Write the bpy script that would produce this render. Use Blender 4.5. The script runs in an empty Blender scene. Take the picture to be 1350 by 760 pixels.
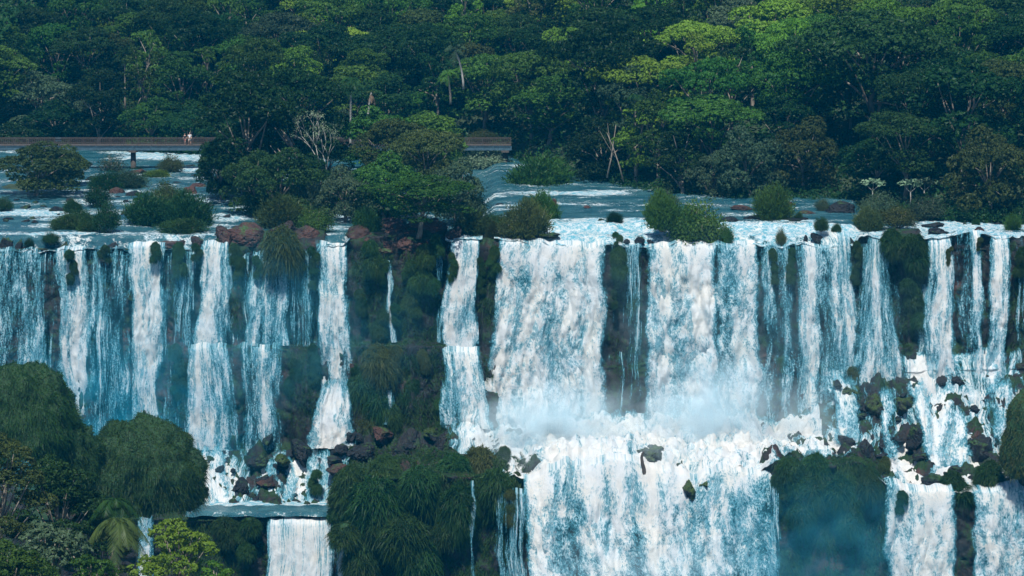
import bpy, math, random
import numpy as np
from mathutils import Vector, Matrix

# ------------------------------------------------------------------ camera, sky, sun, exposure
scene = bpy.context.scene
C = scene.collection
FPX, HC = 4400.0, 47.0                      # focal length in photo pixels, camera height over the upper river
TH = math.atan(585.0 / FPX)
cam_data = bpy.data.cameras.new("camera"); cam = bpy.data.objects.new("camera", cam_data); C.objects.link(cam)
cam.location = (0, 0, HC); cam.rotation_euler = (math.radians(90) - TH, 0, 0)
cam_data.sensor_width = 36.0; cam_data.lens = 36.0 * FPX / 1350.0
cam_data.clip_start = 1.0; cam_data.clip_end = 6000.0
scene.camera = cam

SUN_EL, SUN_AZ = math.radians(60), math.radians(188)     # azimuth clockwise from +Y (away from the camera)
world = bpy.data.worlds.new("World"); scene.world = world; world.use_nodes = True
wn = world.node_tree; bg = wn.nodes["Background"]
sky = wn.nodes.new("ShaderNodeTexSky"); sky.sky_type = 'NISHITA'; sky.sun_disc = False
sky.sun_elevation = SUN_EL; sky.sun_rotation = SUN_AZ
sky.ozone_density = 6.0; sky.air_density = 1.0; sky.dust_density = 0.2
wn.links.new(sky.outputs[0], bg.inputs[0]); bg.inputs[1].default_value = 0.075
sun_d = bpy.data.lights.new("sun", 'SUN'); sun = bpy.data.objects.new("sun", sun_d); C.objects.link(sun)
sun_d.energy = 4.8; sun_d.angle = math.radians(0.5); sun_d.color = (1.0, 0.955, 0.88)
SV = Vector((math.sin(SUN_AZ) * math.cos(SUN_EL), math.cos(SUN_AZ) * math.cos(SUN_EL), math.sin(SUN_EL)))
sun.rotation_euler = SV.to_track_quat('Z', 'Y').to_euler()
scene.view_settings.view_transform = 'Standard'; scene.view_settings.look = 'None'
scene.view_settings.gamma = 1.0; scene.view_settings.use_curve_mapping = False
scene.view_settings.exposure = 0.45
cy = scene.cycles
cy.max_bounces = 5; cy.diffuse_bounces = 2; cy.glossy_bounces = 2; cy.transmission_bounces = 2
cy.volume_bounces = 2; cy.transparent_max_bounces = 14
cy.use_denoising = True; cy.sample_clamp_indirect = 4.0; cy.use_adaptive_sampling = True; cy.adaptive_threshold = 0.02
cy.volume_step_rate = 2.0; cy.volume_max_steps = 64
HAZE_DENSITY, HAZE_COLOR = 0.00010, (0.0, 0.50, 1.0)  # blue-teal volume added to lift and tint the shadows

# ------------------------------------------------------------------ projection: photo pixel -> point of the place
cT, sT = math.cos(TH), math.sin(TH)
def raydir(px, py):
    a = (np.asarray(px, float) - 675.0) / FPX; b = (380.0 - np.asarray(py, float)) / FPX
    return a, cT + b * sT, -sT + b * cT
def onY(px, py, Y):
    dx, dy, dz = raydir(px, py); t = Y / dy
    return np.array([dx * t, Y + 0 * t, HC + dz * t])
def onZ(px, py, z=0.0):
    dx, dy, dz = raydir(px, py); t = (z - HC) / dz
    return np.array([dx * t, dy * t, z + 0 * t])
def zat(py, Y): return float(onY(675, py, Y)[2])
def topx(X, Y, Z):
    zc = Y * cT + (HC - Z) * sT
    return 675 + FPX * X / zc, 380 + FPX * ((HC - Z) * cT - Y * sT) / zc
def XA(px, Y=400.0, z=0.0): return (px - 675.0) / FPX * (Y * cT + (HC - z) * sT)
def PXL(X, Y=400.0, z=0.0): return 675 + FPX * X / (Y * cT + (HC - z) * sT)

# ------------------------------------------------------------------ noise
_prng = np.random.RandomState(7)
_P = np.tile(_prng.permutation(256), 3)
_G = _prng.normal(size=(256, 3)); _G /= np.linalg.norm(_G, axis=1)[:, None]
def perlin(x, y, z):
    x, y, z = np.broadcast_arrays(np.asarray(x, float), np.asarray(y, float), np.asarray(z, float))
    xi, yi, zi = np.floor(x).astype(int), np.floor(y).astype(int), np.floor(z).astype(int)
    xf, yf, zf = x - xi, y - yi, z - zi
    u, v, w = [t * t * t * (t * (t * 6 - 15) + 10) for t in (xf, yf, zf)]
    xi &= 255; yi &= 255; zi &= 255
    def g(i, j, k):
        h = _P[_P[_P[(xi + i) & 255] + ((yi + j) & 255)] + ((zi + k) & 255)] 
        gr = _G[h]
        return gr[..., 0] * (xf - i) + gr[..., 1] * (yf - j) + gr[..., 2] * (zf - k)
    a = g(0,0,0) * (1-u) + g(1,0,0) * u; b = g(0,1,0) * (1-u) + g(1,1,0) * u
    c = g(0,0,1) * (1-u) + g(1,0,1) * u; d = g(0,1,1) * (1-u) + g(1,1,1) * u
    return ((a * (1-v) + b * v) * (1-w) + (c * (1-v) + d * v) * w) * 1.5
def fbm(x, y, z, o=4):
    s = 0; a = 1.0; f = 1.0
    for i in range(o):
        s = s + a * perlin(x * f + 17.3 * i, y * f + 5.1 * i, z * f + 9.7 * i); a *= 0.5; f *= 2.03
    return s
def billow(x, y, z, o=4):
    s = 0; a = 1.0; f = 1.0
    for i in range(o):
        s = s + a * (np.abs(perlin(x * f + 11.3 * i, y * f + 3.1 * i, z * f + 7.7 * i)) * 2 - 0.5); a *= 0.55; f *= 2.1
    return s
def sstep(a, b, x):
    t = np.clip((np.asarray(x, float) - a) / (b - a), 0, 1); return t * t * (3 - 2 * t)

# ------------------------------------------------------------------ meshes and objects
def new_mesh(name, V, Fc, mats=(), smooth=True, attrs=None, midx=None):
    V = np.asarray(V, dtype=np.float32); me = bpy.data.meshes.new(name)
    if isinstance(Fc, np.ndarray): Fc = [Fc]
    Fc = [np.asarray(f, dtype=np.int32) for f in Fc if len(f)]
    nl = sum(f.size for f in Fc); nf = sum(len(f) for f in Fc)
    me.vertices.add(len(V)); me.vertices.foreach_set("co", V.ravel())
    me.loops.add(nl); me.loops.foreach_set("vertex_index", np.concatenate([f.ravel() for f in Fc]))
    tot = np.concatenate([np.full(len(f), f.shape[1], np.int32) for f in Fc])
    st = np.concatenate([[0], np.cumsum(tot)[:-1]]).astype(np.int32)
    me.polygons.add(nf); me.polygons.foreach_set("loop_start", st); me.polygons.foreach_set("loop_total", tot)
    me.polygons.foreach_set("use_smooth", np.full(nf, smooth))
    for m in mats: me.materials.append(m)
    if midx is not None: me.polygons.foreach_set("material_index", np.asarray(midx, np.int32))
    for k, a in (attrs or {}).items():
        a = np.asarray(a, np.float32)
        if a.ndim == 1:
            at = me.attributes.new(k, 'FLOAT', 'POINT'); at.data.foreach_set("value", a)
        else:
            at = me.attributes.new(k, 'FLOAT_VECTOR', 'POINT'); at.data.foreach_set("vector", a.ravel())
    me.update(); me.validate()
    return me
def link(name, me, parent=None, loc=None):
    o = bpy.data.objects.new(name, me); C.objects.link(o)
    if parent is not None: o.parent = parent
    if loc is not None: o.location = loc
    return o
def empty(name, loc=(0, 0, 0), rz=0.0, sc=(1, 1, 1)):
    o = bpy.data.objects.new(name, None); C.objects.link(o); o.location = loc
    o.rotation_euler = (0, 0, rz); o.scale = sc; o.empty_display_size = 0.5
    return o
def tag(o, label=None, cat=None, group=None, kind=None):
    for k, v in (("label", label), ("category", cat), ("group", group), ("kind", kind)):
        if v: o[k] = v
        elif k in o: del o[k]
    return o
def copy_tree(src, parent=None):
    c = src.copy(); C.objects.link(c); c.parent = parent
    for ch in src.children: copy_tree(ch, c)
    return c
def grid_faces(nu, nv, keep=None):
    i = np.arange(nu * nv).reshape(nu, nv)
    q = np.stack([i[:-1, :-1], i[1:, :-1], i[1:, 1:], i[:-1, 1:]], -1)
    return q[keep] if keep is not None else q.reshape(-1, 4)
def tube(pts, radii, seg=8):
    """verts, faces of a tapered tube along pts"""
    pts = [Vector(p) for p in pts]; V = []; Fc = []
    for i, p in enumerate(pts):
        d = (pts[min(i + 1, len(pts) - 1)] - pts[max(i - 1, 0)]).normalized()
        a = d.orthogonal().normalized(); 
        if abs(d.z) > 0.3: a = (Vector((1, 0, 0)) - d * d.x).normalized()
        b = d.cross(a)
        for k in range(seg):
            t = 2 * math.pi * k / seg; V.append(p + (a * math.cos(t) + b * math.sin(t)) * radii[i])
    for i in range(len(pts) - 1):
        for k in range(seg):
            Fc.append((i * seg + k, i * seg + (k + 1) % seg, (i + 1) * seg + (k + 1) % seg, (i + 1) * seg + k))
    n0 = len(V); V.append(pts[0]); V.append(pts[-1])
    for k in range(seg):
        Fc.append((n0, (k + 1) % seg, k, n0)); 
        Fc.append((n0 + 1, (len(pts) - 1) * seg + k, (len(pts) - 1) * seg + (k + 1) % seg, n0 + 1))
    return [tuple(v) for v in V], Fc
class MB:
    def __init__(s): s.V = []; s.Q = []; s.T = []
    def add(s, V, Fc):
        n = len(s.V); s.V += [tuple(v) for v in V]
        for f in Fc:
            f = [n + i for i in f]
            if len(f) == 4 and f[0] == f[3]: s.T.append(f[:3])
            elif len(f) == 3: s.T.append(f)
            else: s.Q.append(f)
        return s
    def tube(s, pts, radii, seg=8): return s.add(*tube(pts, radii, seg))
    def box(s, c, d, rz=0.0):
        cx, cyy, cz = c; x, y, z = d[0] / 2, d[1] / 2, d[2] / 2; cr, sr = math.cos(rz), math.sin(rz)
        V = [(cx + a * x * cr - b * y * sr, cyy + a * x * sr + b * y * cr, cz + e * z) for e in (-1, 1) for a, b in ((-1, -1), (1, -1), (1, 1), (-1, 1))]
        return s.add(V, [(3, 2, 1, 0), (4, 5, 6, 7), (0, 1, 5, 4), (1, 2, 6, 5), (2, 3, 7, 6), (3, 0, 4, 7)])
    def mesh(s, name, mat, smooth=False):
        return new_mesh(name, np.array(s.V), [np.array(s.Q, np.int32).reshape(-1, 4), np.array(s.T, np.int32).reshape(-1, 3)], [mat], smooth)
    def build(s, name, mat, parent=None, smooth=False): return link(name, s.mesh(name, mat, smooth), parent)

# ------------------------------------------------------------------ materials
def mat_new(name):
    m = bpy.data.materials.new(name); m.use_nodes = True; nt = m.node_tree; nt.nodes.clear()
    out = nt.nodes.new("ShaderNodeOutputMaterial")
    def N(t, **kw):
        n = nt.nodes.new(t)
        for k, v in kw.items():
            if hasattr(n, k): setattr(n, k, v)
        return n
    return m, nt, N, out
def mth(nt, op, a, b=None, c=None, clamp=False):
    n = nt.nodes.new("ShaderNodeMath"); n.operation = op; n.use_clamp = clamp
    for i, v in enumerate((a, b, c)):
        if v is None: continue
        if isinstance(v, (int, float)): n.inputs[i].default_value = v
        else: nt.links.new(v, n.inputs[i])
    return n.outputs[0]
def noise_n(nt, vec, scale, detail=3.0, rough=0.55, vscale=None):
    if vscale is not None:
        mp = nt.nodes.new("ShaderNodeVectorMath"); mp.operation = 'MULTIPLY'; mp.inputs[1].default_value = vscale
        nt.links.new(vec, mp.inputs[0]); vec = mp.outputs[0]
    n = nt.nodes.new("ShaderNodeTexNoise"); n.inputs["Scale"].default_value = scale
    n.inputs["Detail"].default_value = detail; n.inputs["Roughness"].default_value = rough
    nt.links.new(vec, n.inputs["Vector"]); return n.outputs["Fac"]
def ramp(nt, fac, stops):
    r = nt.nodes.new("ShaderNodeValToRGB"); nt.links.new(fac, r.inputs[0]); e = r.color_ramp.elements
    while len(e) < len(stops): e.new(0.5)
    for i, (p, c) in enumerate(stops): e[i].position = p; e[i].color = (*c, 1)
    return r.outputs[0]
def maprange(nt, v, a, b, c=0.0, d=1.0, smooth=True):
    n = nt.nodes.new("ShaderNodeMapRange"); n.interpolation_type = 'SMOOTHSTEP' if smooth else 'LINEAR'
    nt.links.new(v, n.inputs[0])
    for i, x in enumerate((a, b, c, d)): n.inputs[1 + i].default_value = x
    return n.outputs[0]
def mixc(nt, fac, a, b, mode='MIX'):
    n = nt.nodes.new("ShaderNodeMix"); n.data_type = 'RGBA'; n.blend_type = mode
    for s, v in ((0, fac), (6, a), (7, b)):
        if isinstance(v, (int, float)): n.inputs[s].default_value = v
        elif isinstance(v, tuple): n.inputs[s].default_value = (*v, 1)
        else: nt.links.new(v, n.inputs[s])
    return n.outputs[2]
def bump(nt, h, strength=0.5, dist=0.1):
    n = nt.nodes.new("ShaderNodeBump"); n.inputs["Strength"].default_value = strength; n.inputs["Distance"].default_value = dist
    nt.links.new(h, n.inputs["Height"]); return n.outputs[0]

def leaf_material(name, c0, c1, trans=0.35, var=0.8, gl=.006):
    m, nt, N, out = mat_new(name); L = nt.links.new
    oi = N("ShaderNodeObjectInfo"); geo = N("ShaderNodeNewGeometry"); tc = N("ShaderNodeTexCoord")
    n1 = noise_n(nt, tc.outputs["Object"], 0.55, 2)
    f = mth(nt, 'ADD', mth(nt, 'MULTIPLY', geo.outputs["Random Per Island"], 0.45), mth(nt, 'MULTIPLY', maprange(nt, n1, 0.3, 0.7), 0.55))
    col = mixc(nt, f, c0, c1)
    v = mth(nt, 'ADD', mth(nt, 'MULTIPLY', oi.outputs["Random"], var), 1 - var / 2)
    hs = N("ShaderNodeHueSaturation"); L(col, hs.inputs["Color"]); L(v, hs.inputs["Value"])
    hue = mth(nt, 'ADD', mth(nt, 'MULTIPLY', mth(nt, 'FRACT', mth(nt, 'MULTIPLY', oi.outputs["Random"], 7.3)), 0.045), 0.478)
    L(hue, hs.inputs["Hue"])
    d = N("ShaderNodeBsdfDiffuse"); t = N("ShaderNodeBsdfTranslucent"); g = N("ShaderNodeBsdfGlossy"); g.inputs["Roughness"].default_value = 0.42
    L(hs.outputs[0], d.inputs[0]); L(hs.outputs[0], t.inputs[0]); g.inputs[0].default_value = (0.9, 0.95, 1, 1)
    a = N("ShaderNodeMixShader"); a.inputs[0].default_value = trans; L(d.outputs[0], a.inputs[1]); L(t.outputs[0], a.inputs[2])
    b = N("ShaderNodeMixShader"); b.inputs[0].default_value = gl; L(a.outputs[0], b.inputs[1]); L(g.outputs[0], b.inputs[2])
    L(b.outputs[0], out.inputs[0]); return m
LEAF = {
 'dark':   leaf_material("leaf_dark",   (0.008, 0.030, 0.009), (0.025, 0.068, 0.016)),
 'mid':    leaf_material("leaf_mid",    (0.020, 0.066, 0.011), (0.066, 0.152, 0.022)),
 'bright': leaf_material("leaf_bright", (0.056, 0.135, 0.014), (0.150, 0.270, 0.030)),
 'olive':  leaf_material("leaf_olive",  (0.028, 0.050, 0.014), (0.075, 0.100, 0.028)),
 'grey':   leaf_material("leaf_grey",   (0.030, 0.060, 0.032), (0.075, 0.120, 0.062)),
 'pale':   leaf_material("leaf_pale",   (0.120, 0.200, 0.120), (0.220, 0.300, 0.190)),
}
GRASS = {
 'dark':  leaf_material("grass_dark",  (0.007, 0.026, 0.006), (0.036, 0.080, 0.016), 0.3, 0.25, .006),
 'green': leaf_material("grass_green", (0.014, 0.046, 0.012), (0.048, 0.104, 0.024), 0.3, 0.25, .006),
 'olive': leaf_material("grass_olive", (0.032, 0.052, 0.012), (0.078, 0.100, 0.026), 0.3, 0.25, .006),
}
def bark_material(name, c0, c1, mossy=0.0):
    m, nt, N, out = mat_new(name); tc = N("ShaderNodeTexCoord")
    n = noise_n(nt, tc.outputs["Object"], 1.2, 5, 0.65, (2.5, 2.5, 0.7))
    col = mixc(nt, maprange(nt, n, 0.3, 0.7), c0, c1)
    p = N("ShaderNodeBsdfPrincipled"); p.inputs["Roughness"].default_value = 0.85
    nt.links.new(col, p.inputs["Base Color"]); nt.links.new(bump(nt, n, 0.6, 0.08), p.inputs["Normal"])
    nt.links.new(p.outputs[0], out.inputs[0]); return m
BARK = bark_material("bark", (0.10, 0.085, 0.065), (0.24, 0.21, 0.17))
BARK_PALE = bark_material("bark_pale", (0.20, 0.20, 0.18), (0.38, 0.37, 0.33))
BARK_WET = bark_material("bark_wet", (0.030, 0.026, 0.024), (0.07, 0.06, 0.05))

def rock_material(name, dark, red, moss, red_lo=0.45, moss_lo=0.5, upm=False):
    m, nt, N, out = mat_new(name); L = nt.links.new
    geo = N("ShaderNodeNewGeometry"); pos = geo.outputs["Position"]
    n1 = noise_n(nt, pos, 0.22, 4, 0.6); n2 = noise_n(nt, pos, 1.3, 5, 0.65, (1, 1, 0.6)); n3 = noise_n(nt, pos, 0.5, 5, 0.7)
    cr = noise_n(nt, pos, 5.0, 4, 0.7)
    base = mixc(nt, maprange(nt, n2, 0.35, 0.65), dark, tuple(c * 2.0 for c in dark))
    base = mixc(nt, maprange(nt, n1, red_lo, red_lo + 0.15), base, mixc(nt, maprange(nt, cr, .35, .65), red, tuple(c * 1.7 for c in red)))
    nz = N("ShaderNodeSeparateXYZ"); L(geo.outputs["Normal"], nz.inputs[0])
    mm = mth(nt, 'ADD', n3, mth(nt, 'MULTIPLY', nz.outputs[2], 0.10))
    mo = maprange(nt, mm, moss_lo, moss_lo + 0.10)
    mc = mixc(nt, maprange(nt, cr, 0.35, 0.65), moss, tuple(c * 2.3 for c in moss))
    base = mixc(nt, mo, base, mc)
    p = N("ShaderNodeBsdfPrincipled"); L(base, p.inputs["Base Color"]); p.inputs["Specular IOR Level"].default_value = 0.25
    L(maprange(nt, n2, 0.3, 0.7, 0.35, 0.8), p.inputs["Roughness"])
    h = mth(nt, 'ADD', mth(nt, 'MULTIPLY', n2, 1.0), mth(nt, 'MULTIPLY', cr, 0.4))
    L(bump(nt, h, 0.9, 0.35), p.inputs["Normal"]); L(p.outputs[0], out.inputs[0]); return m
ROCK_CLIFF = rock_material("wet_basalt_cliff", (0.008, 0.009, 0.010), (0.040, 0.020, 0.015), (0.006, 0.020, 0.006), 0.56, 0.52)
ROCK_RED = rock_material("reddish_basalt", (0.016, 0.011, 0.010), (0.042, 0.021, 0.017), (0.022, 0.045, 0.014), 0.40, 0.62)
ROCK_DARK = rock_material("dark_wet_rock", (0.006, 0.008, 0.010), (0.016, 0.012, 0.012), (0.015, 0.035, 0.010), 0.60, 0.60)
TURF = rock_material("turf", (0.006, 0.014, 0.005), (0.010, 0.012, 0.006), (0.008, 0.026, 0.007), 0.65, 0.30)
ROCK_MOSS = rock_material("mossy_rock", (0.009, 0.011, 0.011), (0.025, 0.016, 0.012), (0.016, 0.030, 0.007), 0.65, 0.44)

ROCK_PALE = rock_material("pale_mossy_rock", (0.040, 0.055, 0.055), (0.06, 0.055, 0.05), (0.035, 0.055, 0.030), 0.7, 0.55)  # lighter grey-green base than the other rocks
def soil_material():
    m, nt, N, out = mat_new("forest_soil"); geo = N("ShaderNodeNewGeometry")
    n = noise_n(nt, geo.outputs["Position"], 0.6, 6, 0.7)
    col = ramp(nt, n, [(0.3, (0.010, 0.018, 0.008)), (0.55, (0.022, 0.045, 0.014)), (0.75, (0.045, 0.040, 0.025))])
    p = N("ShaderNodeBsdfPrincipled"); p.inputs["Roughness"].default_value = 0.95
    nt.links.new(col, p.inputs["Base Color"]); nt.links.new(bump(nt, n, 1.0, 0.6), p.inputs["Normal"]); nt.links.new(p.outputs[0], out.inputs[0]); return m
SOIL = soil_material()

def foam_shader(nt, N, L, h, strength=0.6, dist=0.12, thick=None, trans=0.3):
    geo = N("ShaderNodeNewGeometry")
    nn = noise_n(nt, geo.outputs["Position"], 0.35, 3)
    col = mixc(nt, maprange(nt, nn, 0.35, 0.7), (0.73, 0.77, 0.79), (0.80, 0.79, 0.75))
    if thick is not None: col = mixc(nt, thick, (0.10, 0.40, 0.52), col)
    d = N("ShaderNodeBsdfDiffuse"); t = N("ShaderNodeBsdfTranslucent"); L(col, d.inputs[0]); L(col, t.inputs[0])
    b = bump(nt, h, strength, dist); L(b, d.inputs["Normal"])
    a = N("ShaderNodeMixShader"); a.inputs[0].default_value = trans; L(d.outputs[0], a.inputs[1]); L(t.outputs[0], a.inputs[2])
    return a.outputs[0]
def fall_material(name, sx=1.0, w=(0.40, 0.22, 0.38), soft=0.12, vy=1.0):
    """falling water: white foam strands, see-through between them; attribute dens = how much water, flow = metres across / down"""
    m, nt, N, out = mat_new(name); L = nt.links.new
    fl = N("ShaderNodeAttribute", attribute_name="flow").outputs["Vector"]; de = N("ShaderNodeAttribute", attribute_name="dens").outputs["Fac"]
    n1 = noise_n(nt, fl, 1.0, 3, 0.6, (1.3 * sx, 1, 0.17 * vy)); n2 = noise_n(nt, fl, 1.0, 4, 0.65, (4.2 * sx, 1, 1.0 * vy)); n3 = noise_n(nt, fl, 1.0, 5, 0.8, (6.0, 1, 3.8))
    s = mth(nt, 'ADD', mth(nt, 'ADD', mth(nt, 'MULTIPLY', n1, w[0]), mth(nt, 'MULTIPLY', n2, w[1])), mth(nt, 'MULTIPLY', n3, w[2]))
    s = mth(nt, 'ADD', mth(nt, 'MULTIPLY', mth(nt, 'SUBTRACT', s, 0.5), 1.9), 0.5)
    a = mth(nt, 'ADD', s, mth(nt, 'MULTIPLY', mth(nt, 'SUBTRACT', de, 0.5), 0.42))
    al = maprange(nt, a, 0.5 - soft, 0.5 + soft)
    h = mth(nt, 'ADD', mth(nt, 'MULTIPLY', n2, 0.5), mth(nt, 'MULTIPLY', n3, 1.0))
    fs = foam_shader(nt, N, L, h, 0.9, 0.20, maprange(nt, a, 0.48, 0.70))
    tr = N("ShaderNodeBsdfTransparent"); mx = N("ShaderNodeMixShader")
    L(al, mx.inputs[0]); L(tr.outputs[0], mx.inputs[1]); L(fs, mx.inputs[2]); L(mx.outputs[0], out.inputs[0]); return m
FALL = fall_material("falling_water"); FALL_FINE = fall_material("falling_water_strands", 1.7, (0.35, 0.38, 0.27), 0.09, 0.4)
FALL_HEAVY = fall_material("falling_water_heavy", 0.62, (0.40, 0.20, 0.40), 0.14, 2.2)

def river_material():
    m, nt, N, out = mat_new("river_water"); L = nt.links.new
    geo = N("ShaderNodeNewGeometry"); pos = geo.outputs["Position"]; de = N("ShaderNodeAttribute", attribute_name="foam").outputs["Fac"]
    n1 = noise_n(nt, pos, 1.0, 4, 0.6, (0.25, 0.35, 1)); n2 = noise_n(nt, pos, 1.0, 5, 0.7, (1.5, 2.0, 1.5)); n3 = noise_n(nt, pos, 6.0, 3, 0.7)
    s = mth(nt, 'ADD', mth(nt, 'ADD', mth(nt, 'MULTIPLY', n1, 0.35), mth(nt, 'MULTIPLY', n2, 0.40)), mth(nt, 'MULTIPLY', n3, 0.25))
    fo = maprange(nt, mth(nt, 'ADD', s, mth(nt, 'MULTIPLY', mth(nt, 'SUBTRACT', de, 0.5), 0.5)), 0.46, 0.56)
    p = N("ShaderNodeBsdfPrincipled"); p.inputs["Roughness"].default_value = 0.26; p.inputs["IOR"].default_value = 1.33
    L(mixc(nt, maprange(nt, n1, 0.35, 0.65), (0.010, 0.068, 0.096), (0.040, 0.125, 0.150)), p.inputs["Base Color"])  # patchy sky reflection put into the base colour as a lighter, greyer tone
    h = mth(nt, 'ADD', mth(nt, 'MULTIPLY', n2, 1.0), mth(nt, 'MULTIPLY', n3, 0.35)); L(bump(nt, h, 1.0, 0.35), p.inputs["Normal"])
    fs = foam_shader(nt, N, L, h, 0.8, 0.3, maprange(nt, mth(nt, 'ADD', mth(nt, 'MULTIPLY', n2, .6), mth(nt, 'MULTIPLY', n3, .4)), .40, .62))
    mx = N("ShaderNodeMixShader"); L(fo, mx.inputs[0]); L(p.outputs[0], mx.inputs[1]); L(fs, mx.inputs[2]); L(mx.outputs[0], out.inputs[0]); return m
RIVER = river_material()
def simple(name, col, rough=0.7, metal=0.0, nscale=None):
    m, nt, N, out = mat_new(name); p = N("ShaderNodeBsdfPrincipled"); tc = N("ShaderNodeTexCoord")
    n = noise_n(nt, tc.outputs["Object"], nscale or 4.0, 4, 0.65)
    nt.links.new(mixc(nt, maprange(nt, n, 0.3, 0.7), tuple(c * 0.65 for c in col), tuple(min(1, c * 1.3) for c in col)), p.inputs["Base Color"])
    p.inputs["Roughness"].default_value = rough; p.inputs["Metallic"].default_value = metal
    nt.links.new(p.outputs[0], out.inputs[0]); return m
# ------------------------------------------------------------------ the bedrock: river bed, lip, cliff, terrace, lower cliff, gorge
# per column (photo px): profile points as (Y, photo py); P1.. are the lip, ledge, foot, terrace, lower lip
KEYS = [  # px, lip py, (ledge Y, py, Yfront), (foot Y, py), (terrace Y, py), (lower lip Y, py), bank height
 (-420, 330, (398.4, 460, 398.0), (396, 600), (389, 645), (383, 685), 0.0),
 (   0, 329, (398.4, 460, 398.0), (396, 600), (389, 645), (383, 685), 0.0),
 ( 235, 329, (398.4, 458, 398.0), (396, 596), (388, 650), (382, 684), 0.0),
 ( 250, 330, (398.3, 455, 396.6), (395, 592), (385, 672), (380, 686), 0.0),
 ( 280, 330, (398.3, 455, 396.6), (395, 592), (385, 672), (380, 686), 0.0),
 ( 287, 330, (398.3, 455, 396.6), (395, 592), (385, 674), (380, 686), 0.8),
 ( 426, 332, (398.3, 456, 396.6), (395, 590), (385, 674), (380, 686), 0.8),
 ( 434, 322, (398.3, 456, 396.8), (395, 585), (385, 674), (380, 686), 0.0),
 ( 452, 322, (398.3, 456, 396.8), (395, 580), (386, 660), (380, 684), 0.0),
 ( 464, 322, (398.3, 452, 397.0), (395, 575), (390, 612), (380, 640), 1.2),
 ( 585, 322, (398.0, 452, 396.6), (395, 570), (390, 600), (378, 622), 1.0),
 ( 592, 320, (398.0, 460, 396.6), (394, 555), (390, 592), (378, 624), 0.0),
 ( 632, 320, (398.0, 460, 396.6), (394, 560), (389, 600), (378, 626), 0.0),
 ( 640, 318, (398.2, 460, 398.0), (395.5, 562), (389, 604), (378, 628), 0.4),
 ( 655, 318, (398.2, 460, 398.0), (396, 568), (388, 604), (378, 630), 0.2),
 ( 664, 320, (398.4, 460, 398.2), (396, 566), (388, 596), (379, 626), 0.0),
 ( 800, 324, (398.6, 480, 398.0), (396, 562), (388, 592), (379, 626), 0.0),
 (1000, 326, (398.4, 480, 398.0), (396, 554), (388, 588), (379, 622), 0.0),
 (1022, 326, (398.4, 480, 398.0), (396, 560), (388, 596), (376.5, 610), 0.0),
 (1125, 326, (398.4, 470, 398.0), (396, 515), (388, 588), (376.5, 610), 0.0),
 (1133, 318, (398.4, 470, 398.0), (396, 500), (388, 592), (376.5, 612), 0.3),
 (1142, 316, (398.4, 460, 398.0), (396, 494), (388, 596), (376.5, 616), 0.0),
 (1160, 316, (398.4, 460, 398.0), (396, 492), (388, 600), (377, 634), 0.0),
 (1168, 316, (398.4, 460, 397.8), (396, 492), (388, 602), (377.5, 646), 1.0),
 (1212, 316, (398.4, 460, 397.8), (396, 490), (388, 604), (378, 650), 1.0),
 (1218, 314, (398.4, 460, 398.0), (396, 488), (388, 604), (378, 650), 0.0),
 (1350, 316, (398.4, 450, 398.0), (396, 486), (388, 600), (378, 652), 0.0),
 (1780, 316, (398.4, 450, 398.0), (396, 486), (388, 600), (378, 652), 0.0)]
def _tracks():
    T = []
    def pt(k, f):
        xs, ys, zs = [], [], []
        for K in KEYS:
            Y, z = f(K); xs.append(XA(K[0], Y, z)); ys.append(Y); zs.append(z)
        T.append((np.array(xs), np.array(ys), np.array(zs)))
    pt(0, lambda K: (560, -1.2)); pt(1, lambda K: (407, -0.9)); pt(2, lambda K: (404.6, -0.5 + K[6])); pt(3, lambda K: (402.2, -0.25 + K[6]))
    pt(4, lambda K: (401.6, max(zat(K[1], 400) + 0.3, -1.6 if K[6] < .3 else -.3) - 0.25 + K[6] * .7)); pt(5, lambda K: (399.6, zat(K[1], 399.6) - 0.15 + K[6] * .7))
    pt(6, lambda K: (K[2][0], zat(K[2][1], K[2][0]))); pt(7, lambda K: (K[2][2], zat(K[2][1], K[2][0]) - 0.25))
    for j in (3, 4, 5): pt(5 + j, lambda K: (K[j][0], zat(K[j][1], K[j][0]) - 0.15))
    pt(11, lambda K: (K[5][0] - 1.6, -46.5)); pt(12, lambda K: (K[5][0] - 9, -50.5)); pt(13, lambda K: (150, -51))
    return T
TR = _tracks(); NS = [18, 6, 5, 5, 5, 46, 7, 46, 44, 34, 80, 10, 10]
def prof(k, X):
    xs, ys, zs = TR[k]; return np.interp(X, xs, ys), np.interp(X, xs, zs)
def base_grid(Xs, k0, k1, dens=1.0):
    rows = []; par = []
    for k in range(k0, k1):
        ya, za = prof(k, Xs); yb, zb = prof(k + 1, Xs); n = max(2, int(NS[k] * dens))
        for i in range(n):
            t = i / n; rows.append((ya + (yb - ya) * t, za + (zb - za) * t)); par.append(k + t)
    rows.append(prof(k1, Xs)); par.append(k1)
    Y = np.stack([r[0] for r in rows], 1); Z = np.stack([r[1] for r in rows], 1)
    return np.repeat(Xs[:, None], Y.shape[1], 1), Y, Z, np.array(par)
def pillar(px):       # buttresses that stand a little proud of the cliff between the falls
    s = 0
    for c, w, a in ((142, 22, .5), (238, 9, 1.0), (313, 9, 1.2), (397, 12, .9), (472, 10, .8), (648, 15, 1.5), (822, 22, .3), (1128, 6, 1.0), (1202, 11, 1.3), (1345, 14, 1.2), (545, 14, .9), (500, 10, .5)):
        s = s + a * np.exp(-((px - c) / w) ** 4)
    return s
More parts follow.
